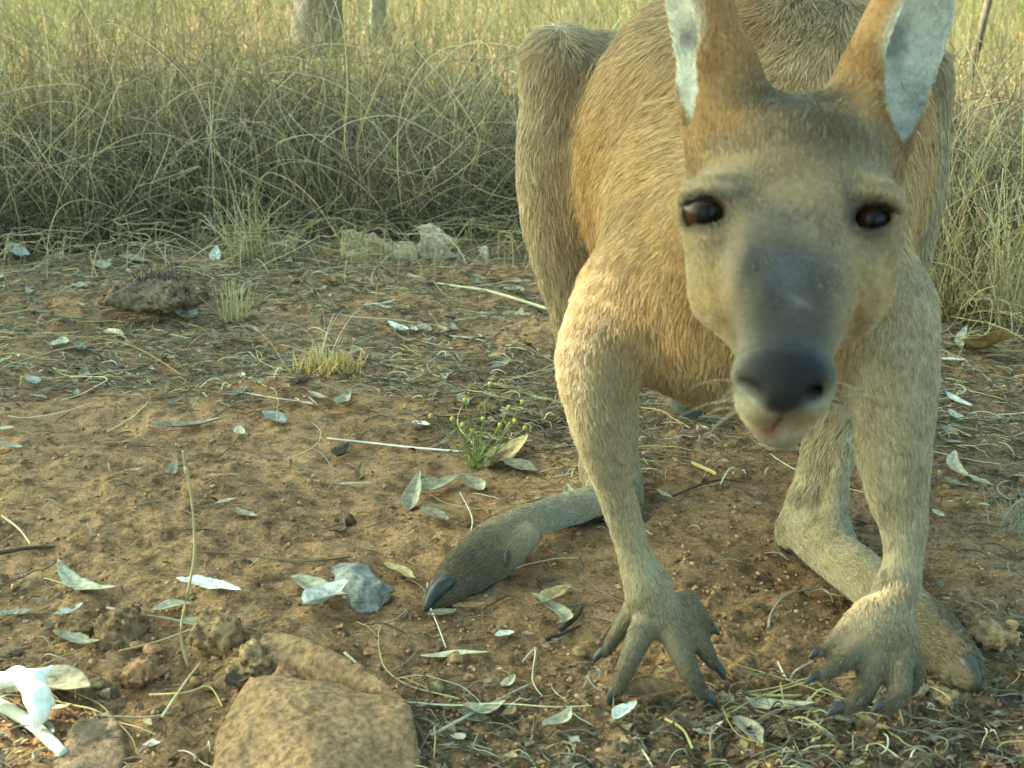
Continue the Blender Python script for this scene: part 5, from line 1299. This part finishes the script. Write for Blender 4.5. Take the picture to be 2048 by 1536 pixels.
tuft('stubble_tuft', 640, 1405, 24, 70, 0.01, 0.03, 'short white rootlets at the right end of the ridge stone', [(3, (0.5, 0.45, 0.33))], 0.0007, 1.0, 1.0, 11) if False else None

# ---------------------------------------------------------------- flowering weed
def build_weed():
    base = GP(958, 938); root = empty('flowering_weed', tuple(base))
    tag(root, 'small green weed with round yellow-orange buds beside the big tan leaf', 'weed')
    r = random.Random(9)
    heads = [(862, 832), (905, 838), (930, 800), (945, 862), (966, 838), (1000, 850), (1030, 842), (1045, 804), (1050, 856), (980, 768), (1018, 815), (925, 850)]
    for x, y in heads:
        top = P(x, y, base[1] * CP + SP * 0.6 + r.uniform(-0.08, 0.06))
        mid = base * 0.5 + top * 0.5 + np.array(((top[0] - base[0]) * 0.12, 0, 0.01)); b0 = base + np.array((r.uniform(-.015, .015), r.uniform(-.01, .01), -0.003))
        path = [b0 * (1 - t) ** 2 + 2 * mid * t * (1 - t) + top * t * t for t in np.linspace(0, 1, 10)]
        V, Fc = tube(path, np.linspace(0.0011, 0.0006, 10), 6)
        st = mesh_obj('flower_stem', V, Fc, M_GREEN, root, True, np.tile((0.22, 0.27, 0.08), (len(V), 1)))
        # a bud: green cup with a yellow top
        V, Fc = tube([top - np.array((0, 0, .0035)), top - np.array((0, 0, .0025)), top, top + np.array((0, 0, .0025)), top + np.array((0, 0, .0036))], [.0008, .0030, .0036, .0028, .0010], 10)
        C = np.where((V[:, 2] > top[2] + .0005)[:, None], r.choice(((0.62, 0.40, 0.06), (0.55, 0.47, 0.12), (0.6, 0.28, 0.05))), (0.30, 0.36, 0.12))
        mesh_obj('bud', V, Fc, M_GREEN, st, True, C)
        for k in range(9):
            t = r.uniform(0.05, 0.75); p = np.array(path[int(t * 9)]); az = r.uniform(0, 6.28)
            d = np.array((math.cos(az) * .7, math.sin(az) * .7, .75)); Lf = r.uniform(.012, .026)
            V, Fc = tube([p, p + d * Lf * .5, p + d * Lf + np.array((0, 0, -.002))], [.0005, .0007, .0001], 5)
            mesh_obj('leaf', V, Fc, M_GREEN, root, True, np.tile(np.array((0.24, 0.30, 0.08)) * r.uniform(.7, 1.25), (len(V), 1)))
build_weed()

# ---------------------------------------------------------------- weathered post behind the animal
def build_post():
    c = GP(1372, 828); path = [c + np.array((0, 0, z)) for z in np.linspace(-0.03, 0.17, 30)]
    V, Fc = tube(path, [0.026 + 0.0008 * math.sin(i) for i in range(30)], 24)
    a = np.arctan2(V[:, 1] - c[1], V[:, 0] - c[0]); groove = vnoise(np.stack([a * 5, V[:, 2] * 6, a * 0], 1), 3)
    V[:, :2] = c[:2] + (V[:, :2] - c[:2]) * (1 + 0.07 * groove)[:, None]
    C = np.array((0.085, 0.082, 0.066)) * (1 + 0.4 * groove)[:, None]
    tag(mesh_obj('wooden_post', V, Fc, M_BARK, None, True, np.clip(C, 0.03, 0.5)), 'weathered grey cut stump of a post standing behind the kangaroo', 'post')
build_post()

# ---------------------------------------------------------------- trees last: two trunks in view, a sapling, the shade tree up-sun, and two unseen trees added against stray light
GAPS += [(P(1124, 660, 1.27), 0.036), (P(1118, 700, 1.255), 0.038), (P(1118, 745, 1.25), 0.036), (G(60, 1390, .03), 0.030), (G(800, 900), 0.02)]
def tree_at(x, d, h, tr, label, bark, leafc, seed, cr):
    p = P(x, 60, d); X, Y = p[0], p[1]
    build_tree((X, Y), h, tr, (X + 0.3, Y + 0.2, h * 0.78), cr, 5000, label, bark, leafc, seed)
tree_at(632, 9.2, 7.5, 0.165, 'grey rough-barked tree trunk standing in the sunlit grass', (0.10, 0.088, 0.07), (0.07, 0.10, 0.04), 1, (2.4, 2.4, 2.0))
tree_at(757, 10.4, 6.8, 0.065, 'slim bluish grey trunk next to the rough-barked one', (0.12, 0.12, 0.11), (0.07, 0.10, 0.04), 2, (1.6, 1.6, 1.6))
tree_at(1948, 7.0, 3.2, 0.022, 'thin dark sapling stem rising from the grass', (0.10, 0.08, 0.06), (0.07, 0.10, 0.04), 3, (0.7, 0.7, 0.7))
shade_c = np.array((0.0, 2.2, 0.25)) + 8.6 * np.array(SUN_DIR)
build_tree((shade_c[0] - 0.4, shade_c[1] - 0.2), shade_c[2] + 1.5, 0.2, shade_c, (2.6, 2.8, 1.9), 42000, 'broad leafy gum tree that shades the clearing', (0.3, 0.27, 0.22), (0.07, 0.10, 0.04), 5, 0.11, True)
far_c = np.array((0.1, 1.7, 0.25)) + 15.5 * np.array(SUN_DIR)
build_tree((far_c[0] - 0.3, far_c[1] + 0.3), far_c[2] + 2.0, 0.26, far_c, (3.2, 3.0, 2.4), 30000, 'unseen gum tree added up-sun to block sun leaking past the shade tree', (0.3, 0.27, 0.22), (0.07, 0.10, 0.04), 6, 0.14, True)  # extra tree out of view, added to stop sun leaking onto the animal
build_tree((0.05, -0.30), 6.0, 0.17, (0.3, -1.2, 5.2), (1.8, 1.8, 1.4), 5000, 'unseen gum tree holding the camera, added to block sky from the eyes', (0.22, 0.19, 0.15), (0.07, 0.10, 0.04), 9)  # added behind the camera to cut the sky's reflection in the eyes
